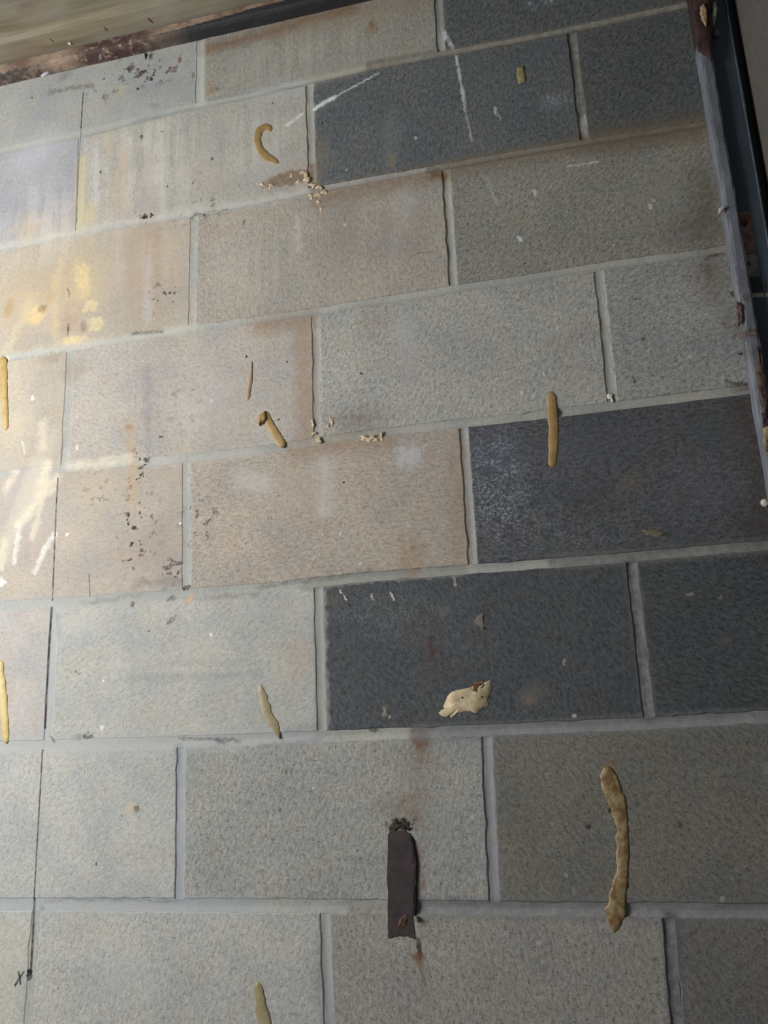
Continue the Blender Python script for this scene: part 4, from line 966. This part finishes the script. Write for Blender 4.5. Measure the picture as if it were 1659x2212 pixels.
bmesh.ops.create_cone(bm, cap_ends=True, segments=8, radius1=0.0008, radius2=0.0030, depth=0.011, matrix=Matrix.Translation((0.1102, -0.0060, 0.1178)))
attach(mesh_obj('drip', bm, simple_mat('dark_drip', (52, 46, 44))), SA)

# ------------------------------------------------------------------ steel door track on the right
TR = bpy.data.objects.new('door_track', None); COL.objects.link(TR); TR.location = (1.0, -0.01, -0.77)
tag(TR, 'dark blue steel door track with galvanised left lip along the right edge', 'door track')

def galv_material():
    nt = NT('dull_galvanised_lip')
    n1 = nt.noise(38, 3.0, 0.6, vec=nt.vec('MULTIPLY', nt.pos, (1, 1, 0.35)))
    n2 = nt.noise(70, 4.0, 0.65)
    n3 = nt.noise(15, 3.0, 0.6)
    sep = nt.n.new('ShaderNodeSeparateXYZ'); nt.put(sep.inputs[0], nt.pos)
    c = nt.mix(nt.ramp(n1, 0.38, 0.62), rgb((102, 106, 114)), rgb((124, 128, 136)))
    c = nt.mix(nt.ramp(n2, 0.60, 0.72, 0, 0.5), c, rgb((142, 142, 148)))
    # rust where the lip leaves the bracket, and lower down
    top = nt.ramp(nt.math('ADD', sep.outputs[2], nt.math('ADD', nt.math('MULTIPLY', sep.outputs[0], 1.0), nt.math('MULTIPLY', n2, 0.02))), 0.889, 0.897, 0.0, 1.0)
    c = nt.mix(top, c, rgb((58, 42, 40)))
    band = nt.math('MULTIPLY', nt.ramp(nt.math('ABSOLUTE', nt.math('ADD', sep.outputs[2], 0.52)), 0.02, 0.07, 1, 0), nt.ramp(n2, 0.48, 0.56))
    c = nt.mix(band, c, rgb((98, 78, 74)))
    nt.put(nt.bsdf.inputs['Base Color'], c)
    nt.bsdf.inputs['Roughness'].default_value = 0.6
    nt.bsdf.inputs['Metallic'].default_value = 0.0
    nt.bump(nt.math('ADD', n1, n2), 0.35, 0.002)
    return nt.m

def blue_material():
    nt = NT('dark_blue_paint')
    n1 = nt.noise(20, 3.0, 0.6, vec=nt.vec('MULTIPLY', nt.pos, (2.2, 1, 0.12)))
    n2 = nt.noise(60, 3.0, 0.6)
    c = nt.mix(nt.ramp(n1, 0.35, 0.65), rgb((66, 76, 88)), rgb((82, 96, 108)))
    c = nt.mix(nt.ramp(n2, 0.62, 0.70, 0, 0.3), c, rgb((100, 90, 84)))
    nt.put(nt.bsdf.inputs['Base Color'], c)
    nt.bsdf.inputs['Roughness'].default_value = 0.55
    nt.bump(n2, 0.15, 0.001)
    return nt.m

def profile_z(bm, sec, z0, z1, nz, jit, rr):
    prev = first = None
    for i in range(nz + 1):
        z = z0 + (z1 - z0) * i / nz
        cur = [bm.verts.new((x + rr.gauss(0, jit), y + rr.gauss(0, jit), z)) for x, y in sec]
        if prev:
            for j in range(len(sec)):
                bm.faces.new((prev[j], prev[(j + 1) % len(sec)], cur[(j + 1) % len(sec)], cur[j]))
        else: first = cur
        prev = cur
    bm.faces.new(first); bm.faces.new(prev[::-1])

bm = bmesh.new()
profile_z(bm, [(0.9790, -0.0012), (0.9788, -0.016), (0.9805, -0.0195), (0.9840, -0.0208), (0.9930, -0.0208), (0.9955, -0.0195), (0.9960, -0.0150), (0.9960, -0.0012)], -1.6, 0.10, 90, 0.00035, rr)
attach(mesh_obj('left_lip', bm, galv_material()), TR)
bm = bmesh.new()
profile_z(bm, [(0.9964, -0.0020), (0.9964, -0.0060), (1.0130, -0.0080), (1.0270, -0.0080), (1.0270, -0.0020)], -1.6, 0.10, 30, 0.0001, rr)
attach(mesh_obj('web', bm, blue_material()), TR)
bm = bmesh.new()
profile_z(bm, [(1.0272, -0.0020), (1.0268, -0.0100), (1.0280, -0.0112), (1.0298, -0.0105), (1.0300, -0.0020)], -1.6, 0.10, 30, 0.0001, rr)
attach(mesh_obj('right_lip', bm, simple_mat('grey_blue_edge', (68, 76, 84), 0.6, 40, 0.2)), TR)

# ---- irregular thin patch built from an outline, used for residue, stickers, patches, rust crusts
def patch_mesh(outline, y_base, thick, rr, rim=0.25, sub=3, jit=0.0006, bump=0.0004, flat=False):
    n = len(outline)
    ring = []
    for i in range(n):
        a, b = outline[i], outline[(i + 1) % n]
        for s in range(sub):
            t = s / sub
            ring.append((a[0] + (b[0] - a[0]) * t + rr.gauss(0, jit), a[1] + (b[1] - a[1]) * t + rr.gauss(0, jit)))
    cx = sum(p[0] for p in ring) / len(ring); cz = sum(p[1] for p in ring) / len(ring)
    bm = bmesh.new()
    L = []
    for s, y in ((1.0, y_base), (0.97, y_base - thick * 0.65), (1 - rim, y_base - thick), (0.4, y_base - thick)):
        L.append([bm.verts.new((cx + (p[0] - cx) * s, y + (rr.gauss(0, bump) if y < y_base - thick * 0.9 and not flat else 0), cz + (p[1] - cz) * s)) for p in ring])
    m = len(ring)
    for A, B in zip(L, L[1:]):
        for i in range(m): bm.faces.new((A[i], A[(i + 1) % m], B[(i + 1) % m], B[i]))
    bm.faces.new(L[-1]); bm.faces.new(L[0][::-1])
    return bm

def patch_obj(name, outline, mat, thick, y=0.0006, root=None, **kw):
    bm = patch_mesh(outline, y, thick, rr, **kw)
    o = mesh_obj(name, bm, mat, None, not kw.get('flat', False))
    if root: attach(o, root)
    return o

# sticker on the web: faded red upper field over a grey lower field
patch_obj('red_sticker_field', [(1.0000, -0.3590), (1.0202, -0.3587), (1.0177, -0.4207), (0.9966, -0.4210)], simple_mat('faded_red_print', (136, 86, 86), 0.6, 90, 0.3, c2=(150, 116, 112)), 0.0006, -0.0074, TR, flat=True, jit=0.0002)
patch_obj('grey_sticker_field', [(0.9964, -0.4224), (1.0186, -0.4222), (1.0195, -0.4550), (0.9951, -0.4562)], simple_mat('grey_print', (120, 128, 124), 0.6, 90, 0.25, c2=(158, 160, 152)), 0.0006, -0.0074, TR, flat=True, jit=0.0002)
patch_obj('black_sticker_band', [(0.9954, -0.4576), (1.0215, -0.4566), (1.0212, -0.4780), (0.9951, -0.4764)], simple_mat('black_print', (44, 48, 50), 0.6, 90, 0.2), 0.0006, -0.0074, TR, flat=True, jit=0.0002)
patch_obj('pale_sticker_line', [(0.9958, -0.4792), (1.0229, -0.4816), (1.0230, -0.4883), (0.9955, -0.4851)], simple_mat('pale_print', (165, 165, 150), 0.6, 90, 0.15), 0.0006, -0.0074, TR, flat=True, jit=0.0002)
patch_obj('sticker_hole', [(1.0001, -0.3745), (1.0058, -0.3714), (1.0086, -0.3761), (1.0059, -0.3826), (1.0007, -0.3830)], simple_mat('brown_hole', (62, 46, 40)), 0.0003, -0.0079, TR, flat=True, jit=0.0002)
patch_obj('sticker_hole', [(0.9982, -0.4337), (1.0029, -0.4324), (1.0032, -0.4386), (0.9990, -0.4406)], simple_mat('dark_hole', (42, 46, 44)), 0.0003, -0.0079, TR, flat=True, jit=0.0002)
# rust crusts and cream dabs that belong to the track
rustm = simple_mat('flaking_rust', (78, 60, 54), 0.9, 110, 0.5, bumps=0.8, c2=(108, 86, 78))
patch_obj('rust_crust', [(0.9903, -0.5591), (0.9946, -0.5674), (0.9942, -0.5925), (0.9924, -0.6234), (0.9945, -0.6347), (0.9885, -0.6504), (0.9844, -0.6457), (0.9845, -0.6223), (0.9857, -0.5913)], rustm, 0.0035, -0.0207, TR)
patch_obj('rust_crust', [(0.9765, -0.4922), (0.9814, -0.5009), (0.9808, -0.5171), (0.9779, -0.5264), (0.9725, -0.5295), (0.9726, -0.5126)], simple_mat('pink_rust', (104, 84, 80), 0.9, 120, 0.2), 0.0020, -0.0204, TR)
patch_obj('rust_crust', [(0.9840, -0.6487), (0.9908, -0.6495), (0.9898, -0.6670), (0.9823, -0.6679)], simple_mat('purple_rust', (62, 48, 50), 0.9, 120, 0.3), 0.0020, -0.0205, TR)
patch_obj('cream_patch', [(0.9823, -0.6679), (0.9912, -0.6647), (0.9900, -0.7017), (0.9813, -0.7037), (0.9808, -0.6858)], simple_mat('cream_filler', (130, 116, 88), 0.9, 90, 0.35), 0.0025, -0.0207, TR)
patch_obj('white_fleck', [(0.9712, -0.3578), (0.9768, -0.3553), (0.9834, -0.3580), (0.9782, -0.3619), (0.9708, -0.3654)], simple_mat('white_fleck', (184, 172, 168), 0.9, 200, 0.1), 0.0030, -0.0206, TR)
# rusted bracket plate around the top of the lip with two cream dabs
patch_obj('bracket_plate', [(0.9837, 0.0067), (1.0090, 0.0078), (1.0024, -0.0715), (0.9934, -0.1259), (0.9847, -0.1127), (0.9768, -0.1028), (0.9788, -0.0572)], simple_mat('dark_rust_plate', (54, 38, 36), 0.9, 60, 0.35, bumps=0.6), 0.0035, -0.0204, TR, rim=0.08)
dab1 = patch_obj('cream_dab', [(0.9900, -0.0345), (0.9953, -0.0319), (0.9964, -0.0427), (0.9957, -0.0666), (0.9922, -0.0704), (0.9886, -0.0599), (0.9872, -0.0466)], simple_mat('tan_dab', (170, 138, 110), 0.9, 120, 0.15), 0.0030, -0.0236, TR)
dab2 = patch_obj('cream_dab', [(1.0091, -0.0250), (1.0137, -0.0230), (1.0136, -0.0376), (1.0092, -0.0525), (1.0056, -0.0659), (1.0016, -0.0633), (1.0026, -0.0507)], simple_mat('pale_dab', (160, 158, 138), 0.9, 120, 0.15), 0.0120, -0.0090, TR)
bm = bmesh.new()
bmesh.ops.create_uvsphere(bm, u_segments=16, v_segments=8, radius=0.0052, matrix=Matrix.Translation((1.0083, -0.0100, -0.0721)) @ Matrix.Diagonal((1, 0.8, 1.2, 1)))
attach(mesh_obj('rivet', bm, simple_mat('blue_rivet', (96, 112, 118), 0.5), None, True), TR)

# ------------------------------------------------------------------ screw in the wall beside the track
SC = bpy.data.objects.new('screw', None); COL.objects.link(SC); SC.location = (0.9754, -0.0020, -0.7575)
tag(SC, 'pale domed screw head in the speckled black block beside the door track', 'screw')
bm = bmesh.new()
bmesh.ops.create_uvsphere(bm, u_segments=18, v_segments=10, radius=0.0048, matrix=Matrix.Diagonal((1, 0.6, 1, 1)))
mesh_obj('screw_head', bm, simple_mat('pale_screw', (200, 196, 182), 0.45, 200, 0.15), SC, True)
bm = bmesh.new()
bmesh.ops.create_cone(bm, cap_ends=True, segments=20, radius1=0.0062, radius2=0.0056, depth=0.0016, matrix=Matrix.Translation((0, 0.0022, 0)) @ Matrix.Rotation(math.radians(90), 4, 'X'))
mesh_obj('washer', bm, simple_mat('dull_washer', (110, 106, 100), 0.6), SC)

# ------------------------------------------------------------------ beads of construction adhesive
def adhesive_material(name, c, c2, scale=45):
    nt = NT(name)
    n = nt.noise(scale, 3.0, 0.6)
    n2 = nt.noise(scale * 3.2, 3.0, 0.6)
    col = nt.mix(nt.ramp(n, 0.40, 0.62), rgb(c), rgb(c2))
    col = nt.mix(nt.ramp(n2, 0.60, 0.72, 0, 0.35), col, rgb([v * 0.72 for v in c]))
    nt.put(nt.bsdf.inputs['Base Color'], col)
    nt.bsdf.inputs['Roughness'].default_value = 0.42
    nt.bsdf.inputs['Specular IOR Level'].default_value = 0.4
    nt.bump(n2, 0.3, 0.0015)
    return nt.m

def bead(pts, widths, height, mat, label, jit=0.10, name='adhesive_bead'):
    # catmull-rom through the measured centre line
    P_ = [Vector((p[0], p[1])) for p in pts]
    P_ = [P_[0] * 2 - P_[1]] + P_ + [P_[-1] * 2 - P_[-2]]
    W_ = [widths[0]] + list(widths) + [widths[-1]]
    C, Wd = [], []
    for i in range(1, len(P_) - 2):
        n = max(4, int((P_[i + 1] - P_[i]).length / 0.0035))
        for s in range(n):
            t = s / n
            a, b, c, d = P_[i - 1:i + 3]
            C.append(0.5 * ((2 * b) + (c - a) * t + (2 * a - 5 * b + 4 * c - d) * t * t + (3 * b - a - 3 * c + d) * t ** 3))
            Wd.append(W_[i] + (W_[i + 1] - W_[i]) * t)
    C.append(P_[-2]); Wd.append(W_[-2])
    N = len(C)
    bm = bmesh.new()
    rows_ = []
    jl = jr = 0
    for i in range(N):
        tg = (C[min(i + 1, N - 1)] - C[max(i - 1, 0)]).normalized()
        nr = Vector((-tg.y, tg.x))
        e = min(1.0, math.sqrt(max(0.0, min(i, N - 1 - i)) / 2.2) * 0.85 + 0.22)
        jl = jl * 0.6 + rr.gauss(0, jit); jr = jr * 0.6 + rr.gauss(0, jit)
        w = Wd[i] * 0.5 * e
        h = 0.30 * height * e * (1 + rr.gauss(0, 0.10))
        row = []
        for u, v in ((-1, 0), (-0.97, 0.6), (-0.72, 0.92), (0, 1.0), (0.72, 0.92), (0.97, 0.6), (1, 0)):
            k = w * (1 + (jl if u < 0 else jr) * abs(u))
            q = C[i] + nr * (u * k)
            row.append(bm.verts.new((q.x, 0.0012 - (h + 0.0012) * v, q.y)))
        rows_.append(row)
    for A, B in zip(rows_, rows_[1:]):
        for j in range(6): bm.faces.new((A[j], A[j + 1], B[j + 1], B[j]))
        bm.faces.new((A[6], A[0], B[0], B[6]))
    bm.faces.new(rows_[0]); bm.faces.new(rows_[-1][::-1])
    o = mesh_obj(name, bm, mat, None, True)
    tag(o, label, 'adhesive', 'dried adhesive beads on the block wall')
    return o

TAN = adhesive_material('tan_adhesive', (160, 130, 82), (172, 144, 98))
YEL = adhesive_material('yellow_adhesive', (172, 144, 80), (186, 160, 100))
OCH = adhesive_material('ochre_adhesive', (166, 136, 88), (182, 156, 110))
DIRTY = adhesive_material('dirty_adhesive', (126, 98, 64), (168, 150, 112), 85)
PALE = adhesive_material('pale_adhesive', (148, 136, 100), (166, 154, 122))
bead([(0.3356, -0.0781), (0.3285, -0.0677), (0.3174, -0.0696), (0.3119, -0.0868), (0.3166, -0.1069), (0.3292, -0.1252), (0.3478, -0.1394)], [0.00924, 0.01254, 0.01452, 0.01320, 0.01254, 0.01386, 0.00990], 0.0035, TAN,
     'tan C-shaped adhesive bead on the pale block near the top left', 0.05)
bead([(0.3038, -0.4735), (0.3017, -0.5030), (0.2968, -0.5355)], [0.00264, 0.00726, 0.00660], 0.0022, adhesive_material('brown_adhesive', (158, 134, 106), (172, 148, 120)),
     'thin faint brown adhesive streak, the slimmest of the beads', 0.12)
BB = bead([(0.3228, -0.5554), (0.3314, -0.5759), (0.3420, -0.5949), (0.3531, -0.6145)], [0.01188, 0.01386, 0.01452, 0.01254], 0.0035, OCH,
     'short slanting ochre adhesive bead with a curled lump at its top', 0.07)
bead([(0.7331, -0.5786), (0.7329, -0.6013), (0.7319, -0.6340), (0.7256, -0.6850)], [0.01122, 0.01386, 0.01320, 0.01254], 0.0042, TAN,
     'straight upright tan adhesive bead crossing the joint above the speckled black block', 0.05)
bead([(-0.1273, -0.4046), (-0.1187, -0.4704), (-0.1095, -0.5344)], [0.01584, 0.01452, 0.01122], 0.0035, YEL,
     'yellow adhesive bead at the left edge, upper of the two there', 0.06)
bead([(-0.0871, -0.8927), (-0.0778, -0.9427), (-0.0655, -1.0113)], [0.01188, 0.01584, 0.01122], 0.0040, adhesive_material('bright_yellow_adhesive', (188, 164, 94), (200, 180, 118)),
     'bright yellow adhesive bead at the left edge, lower of the two there', 0.06)
bead([(0.3174, -0.9453), (0.3214, -0.9625), (0.3273, -0.9837), (0.3370, -0.9989), (0.3446, -1.0174)], [0.00924, 0.01584, 0.01188, 0.01188, 0.00396], 0.0018, PALE,
     'pale squashed adhesive bead low on the pale block left of the darkest block', 0.14)
bead([(0.7562, -1.0597), (0.7584, -1.0796), (0.7649, -1.1082), (0.7667, -1.1363), (0.7624, -1.1714), (0.7551, -1.2010), (0.7497, -1.2230), (0.7456, -1.2428)], [0.00924, 0.01980, 0.01782, 0.01452, 0.01320, 0.01782, 0.02376, 0.00528], 0.0040, DIRTY,
     'long ragged dirty adhesive bead at the lower right, longest of the beads', 0.085)
bead([(0.3141, -1.3044), (0.3172, -1.3196), (0.3202, -1.3397), (0.3297, -1.3643)], [0.00924, 0.01320, 0.01716, 0.01716], 0.0035, PALE,
     'adhesive bead running off the bottom edge of the photo', 0.08)
# the curled lump of the short slanting bead
patch_obj('curled_lump', [(0.3128, -0.5665), (0.3192, -0.5586), (0.3257, -0.5558), (0.3285, -0.5648), (0.3242, -0.5743), (0.3157, -0.5776)], TAN, 0.0045, 0.0008).parent = BB

# ------------------------------------------------------------------ flat residues, patches and the steel strap
def crumbs(pieces, mat, label):
    """a smear of foam broken into small flat crumbs that cling together; pieces = (x, z, rx, rz)"""
    root = bpy.data.objects.new('foam_residue', None); COL.objects.link(root)
    root.location = (pieces[0][0][0], 0.0, pieces[0][0][1])
    tag(root, label, 'foam')
    for (x, z), rx, rz in pieces:
        bm = bmesh.new()
        n = 14
        ph = rr.uniform(0, 6.28)
        rad = [max(0.4, 1 + 0.30 * math.sin(2 * t / n * 6.283 + ph) + 0.25 * math.sin(3 * t / n * 6.283 + 2 * ph) + rr.gauss(0, 0.22)) for t in range(n)]
        rings = []
        for s, y in ((1.0, 0.0012), (0.95, -0.0002), (0.5, -0.0005)):
            rings.append([bm.verts.new((x + rx * s * rad[i] * math.cos(6.283 * i / n), y + rr.gauss(0, 0.0002) * (s < 0.6), z + rz * s * rad[i] * math.sin(6.283 * i / n))) for i in range(n)])
        for A, B in zip(rings, rings[1:]):
            for i in range(n): bm.faces.new((A[i], A[(i + 1) % n], B[(i + 1) % n], B[i]))
        bm.faces.new(rings[-1]); bm.faces.new(rings[0][::-1])
        attach(mesh_obj('crumb', bm, mat, None, True), root)
    return root

def thing_patch(name, outline, mat, thick, label, cat, **kw):
    o = patch_obj(name, outline, mat, thick, 0.0010, None, **kw)
    tag(o, label, cat)
    return o

thing_patch('adhesive_dab', [(0.7282, -0.0512), (0.7392, -0.0523), (0.7402, -0.0667), (0.7398, -0.0800), (0.7287, -0.0814), (0.7276, -0.0679)], adhesive_material('dab_adhesive', (150, 136, 94), (164, 150, 106)), 0.0026,
            'small upright rectangular yellow adhesive dab on the dark block at the top right', 'adhesive', jit=0.0004)
thing_patch('adhesive_dab', [(0.8269, -0.7790), (0.8360, -0.7780), (0.8497, -0.7798), (0.8562, -0.7857), (0.8485, -0.7904), (0.8339, -0.7868)], simple_mat('olive_dab', (112, 102, 86), 0.7, 90, 0.15), 0.0018,
            'flat olive brown adhesive smear near the bottom of the speckled black block', 'adhesive', jit=0.0008)
PL = thing_patch('plaster_patch', [(0.5564, -0.9922), (0.5638, -0.9868), (0.5670, -0.9726), (0.5810, -0.9658), (0.5972, -0.9619), (0.6044, -0.9588), (0.6149, -0.9604), (0.6258, -0.9546), (0.6267, -0.9666), (0.6201, -0.9777), (0.6205, -0.9890), (0.6086, -0.9925), (0.5911, -0.9941), (0.5793, -0.9953), (0.5714, -0.9996), (0.5656, -0.9971)],
            simple_mat('cream_plaster', (196, 180, 146), 0.9, 60, 0.16, bumps=0.5), 0.0014, 'ragged cream plaster patch on the darkest block, right of the centre', 'plaster', jit=0.0013, rim=0.04, bump=0.0002)
bm = bmesh.new()
crack = patch_mesh([(0.5979, -0.9596), (0.6081, -0.9567), (0.6180, -0.9565), (0.6101, -0.9613), (0.6073, -0.9692), (0.6017, -0.9655)], -0.0003, 0.0005, rr, jit=0.0005)
bm.free()
mesh_obj('rust_mark', crack, simple_mat('rust_brown_mark', (112, 80, 58), 0.9, 120, 0.3), PL)
for a in (((0.5887, -0.9747), 0.0017), ((0.6133, -0.9751), 0.0015)):
    bm = bmesh.new()
    bmesh.ops.create_cone(bm, cap_ends=True, segments=10, radius1=a[1], radius2=a[1] * 0.8, depth=0.0008, matrix=Matrix.Translation((a[0][0], -0.0005, a[0][1])) @ Matrix.Rotation(math.radians(90), 4, 'X'))
    mesh_obj('pinhole', bm, simple_mat('dark_pinhole', (70, 58, 46)), PL)
thing_patch('plaster_chip', [(0.6067, -0.8784), (0.6160, -0.8730), (0.6229, -0.8675), (0.6225, -0.8823), (0.6224, -0.8923), (0.6140, -0.8859)], simple_mat('tan_chip', (122, 112, 102), 0.9, 120, 0.12), 0.0012,
            'small triangular tan plaster chip above the cream patch on the darkest block', 'plaster', jit=0.0008)
CREAM = simple_mat('cream_foam', (200, 182, 150), 0.9, 120, 0.12, bumps=0.5)
crumbs([((0.4037, -0.1912), 0.00594, 0.00462), ((0.4142, -0.1967), 0.00528, 0.00396), ((0.4214, -0.2072), 0.00594, 0.00462), ((0.4109, -0.2092), 0.00528, 0.00462), ((0.4004, -0.2104), 0.00462, 0.00528), ((0.3934, -0.1758), 0.00594, 0.00726), ((0.3875, -0.1646), 0.00396, 0.00330), ((0.3805, -0.1799), 0.00330, 0.00264),
        ((0.3692, -0.1667), 0.00330, 0.00396), ((0.3345, -0.1789), 0.00330, 0.00660), ((0.3198, -0.1726), 0.00330, 0.00396), ((0.4164, -0.2364), 0.00264, 0.00594), ((0.4122, -0.2226), 0.00330, 0.00396)], CREAM,
       'cream foam crumbs on and above the bed joint, left of the upper dark grey blocks')
crumbs([((0.4718, -0.6142), 0.00528, 0.00330), ((0.4811, -0.6167), 0.00660, 0.00396), ((0.4890, -0.6190), 0.00462, 0.00264), ((0.4971, -0.6158), 0.00264, 0.00528)], CREAM, 'cream foam crumbs along the underside of the bed joint near the middle')
crumbs([((0.4251, -0.5837), 0.00330, 0.00594), ((0.4201, -0.5901), 0.00264, 0.00264), ((0.3974, -0.5839), 0.00264, 0.00528), ((0.3986, -0.5988), 0.00330, 0.00264), ((0.4053, -0.6093), 0.00528, 0.00396)], CREAM,
       'tiny cream foam crumbs around the lower end of the central head joint')
crumbs([((0.8091, -0.5965), 0.00330, 0.00594)], simple_mat('white_foam', (228, 226, 214), 0.9, 120, 0.08), 'small white chip at the foot of the right head joint, above the speckled black block')

ST = bpy.data.objects.new('metal_strap', None); COL.objects.link(ST); ST.location = ((0.5011, -1.1901)[0], 0.0, (0.5011, -1.1901)[1])
tag(ST, 'dark rusted brown metal strap set upright across the lowest bed joint', 'metal strap')
strap_m = simple_mat('dark_brown_rusted_strap', (64, 53, 54), 0.85, 45, 0.16, bumps=0.15)
patch_obj('plate', [(0.4847, -1.1345), (0.4909, -1.1275), (0.4978, -1.1308), (0.5061, -1.1282), (0.5140, -1.1336), (0.5161, -1.1506), (0.5156, -1.1874), (0.5134, -1.2337), (0.5152, -1.2549), (0.5052, -1.2521), (0.4950, -1.2518), (0.4880, -1.2534), (0.4811, -1.2551), (0.4814, -1.2342), (0.4826, -1.1876)],
          strap_m, 0.0020, 0.0010, ST, jit=0.0005, rim=0.04, flat=True)
patch_obj('folded_edge', [(0.5140, -1.1346), (0.5189, -1.1411), (0.5214, -1.1612), (0.5207, -1.1874), (0.5180, -1.2209), (0.5152, -1.2311), (0.5135, -1.2184), (0.5155, -1.1770), (0.5150, -1.1506)], simple_mat('dark_fold', (48, 40, 41), 0.85, 60, 0.25), 0.0036, 0.0010, ST, jit=0.0004)
patch_obj('soot_fringe', [(0.4860, -1.1318), (0.4887, -1.1226), (0.4935, -1.1205), (0.4967, -1.1162), (0.5005, -1.1217), (0.5065, -1.1185), (0.5133, -1.1239), (0.5153, -1.1320), (0.5060, -1.1314), (0.4966, -1.1324)], simple_mat('soot', (50, 44, 38), 0.95, 140, 0.5), 0.0012, 0.0008, ST, jit=0.0016)
patch_obj('rust_spot', [(0.4957, -1.2340), (0.4994, -1.2278), (0.5041, -1.2257), (0.5072, -1.2313), (0.5035, -1.2379), (0.4988, -1.2421), (0.4943, -1.2401)], simple_mat('rust_spot', (92, 68, 56), 0.9, 120, 0.35), 0.0006, -0.0010, ST, jit=0.0005)
bm = bmesh.new()
bmesh.ops.create_cone(bm, cap_ends=True, segments=12, radius1=0.0035, radius2=0.0022, depth=0.006, matrix=Matrix.Translation((0.5177, -0.0040, -1.2307)) @ Matrix.Rotation(math.radians(90), 4, 'X'))
attach(mesh_obj('rivet', bm, simple_mat('grey_rivet', (120, 112, 108), 0.6)), ST)
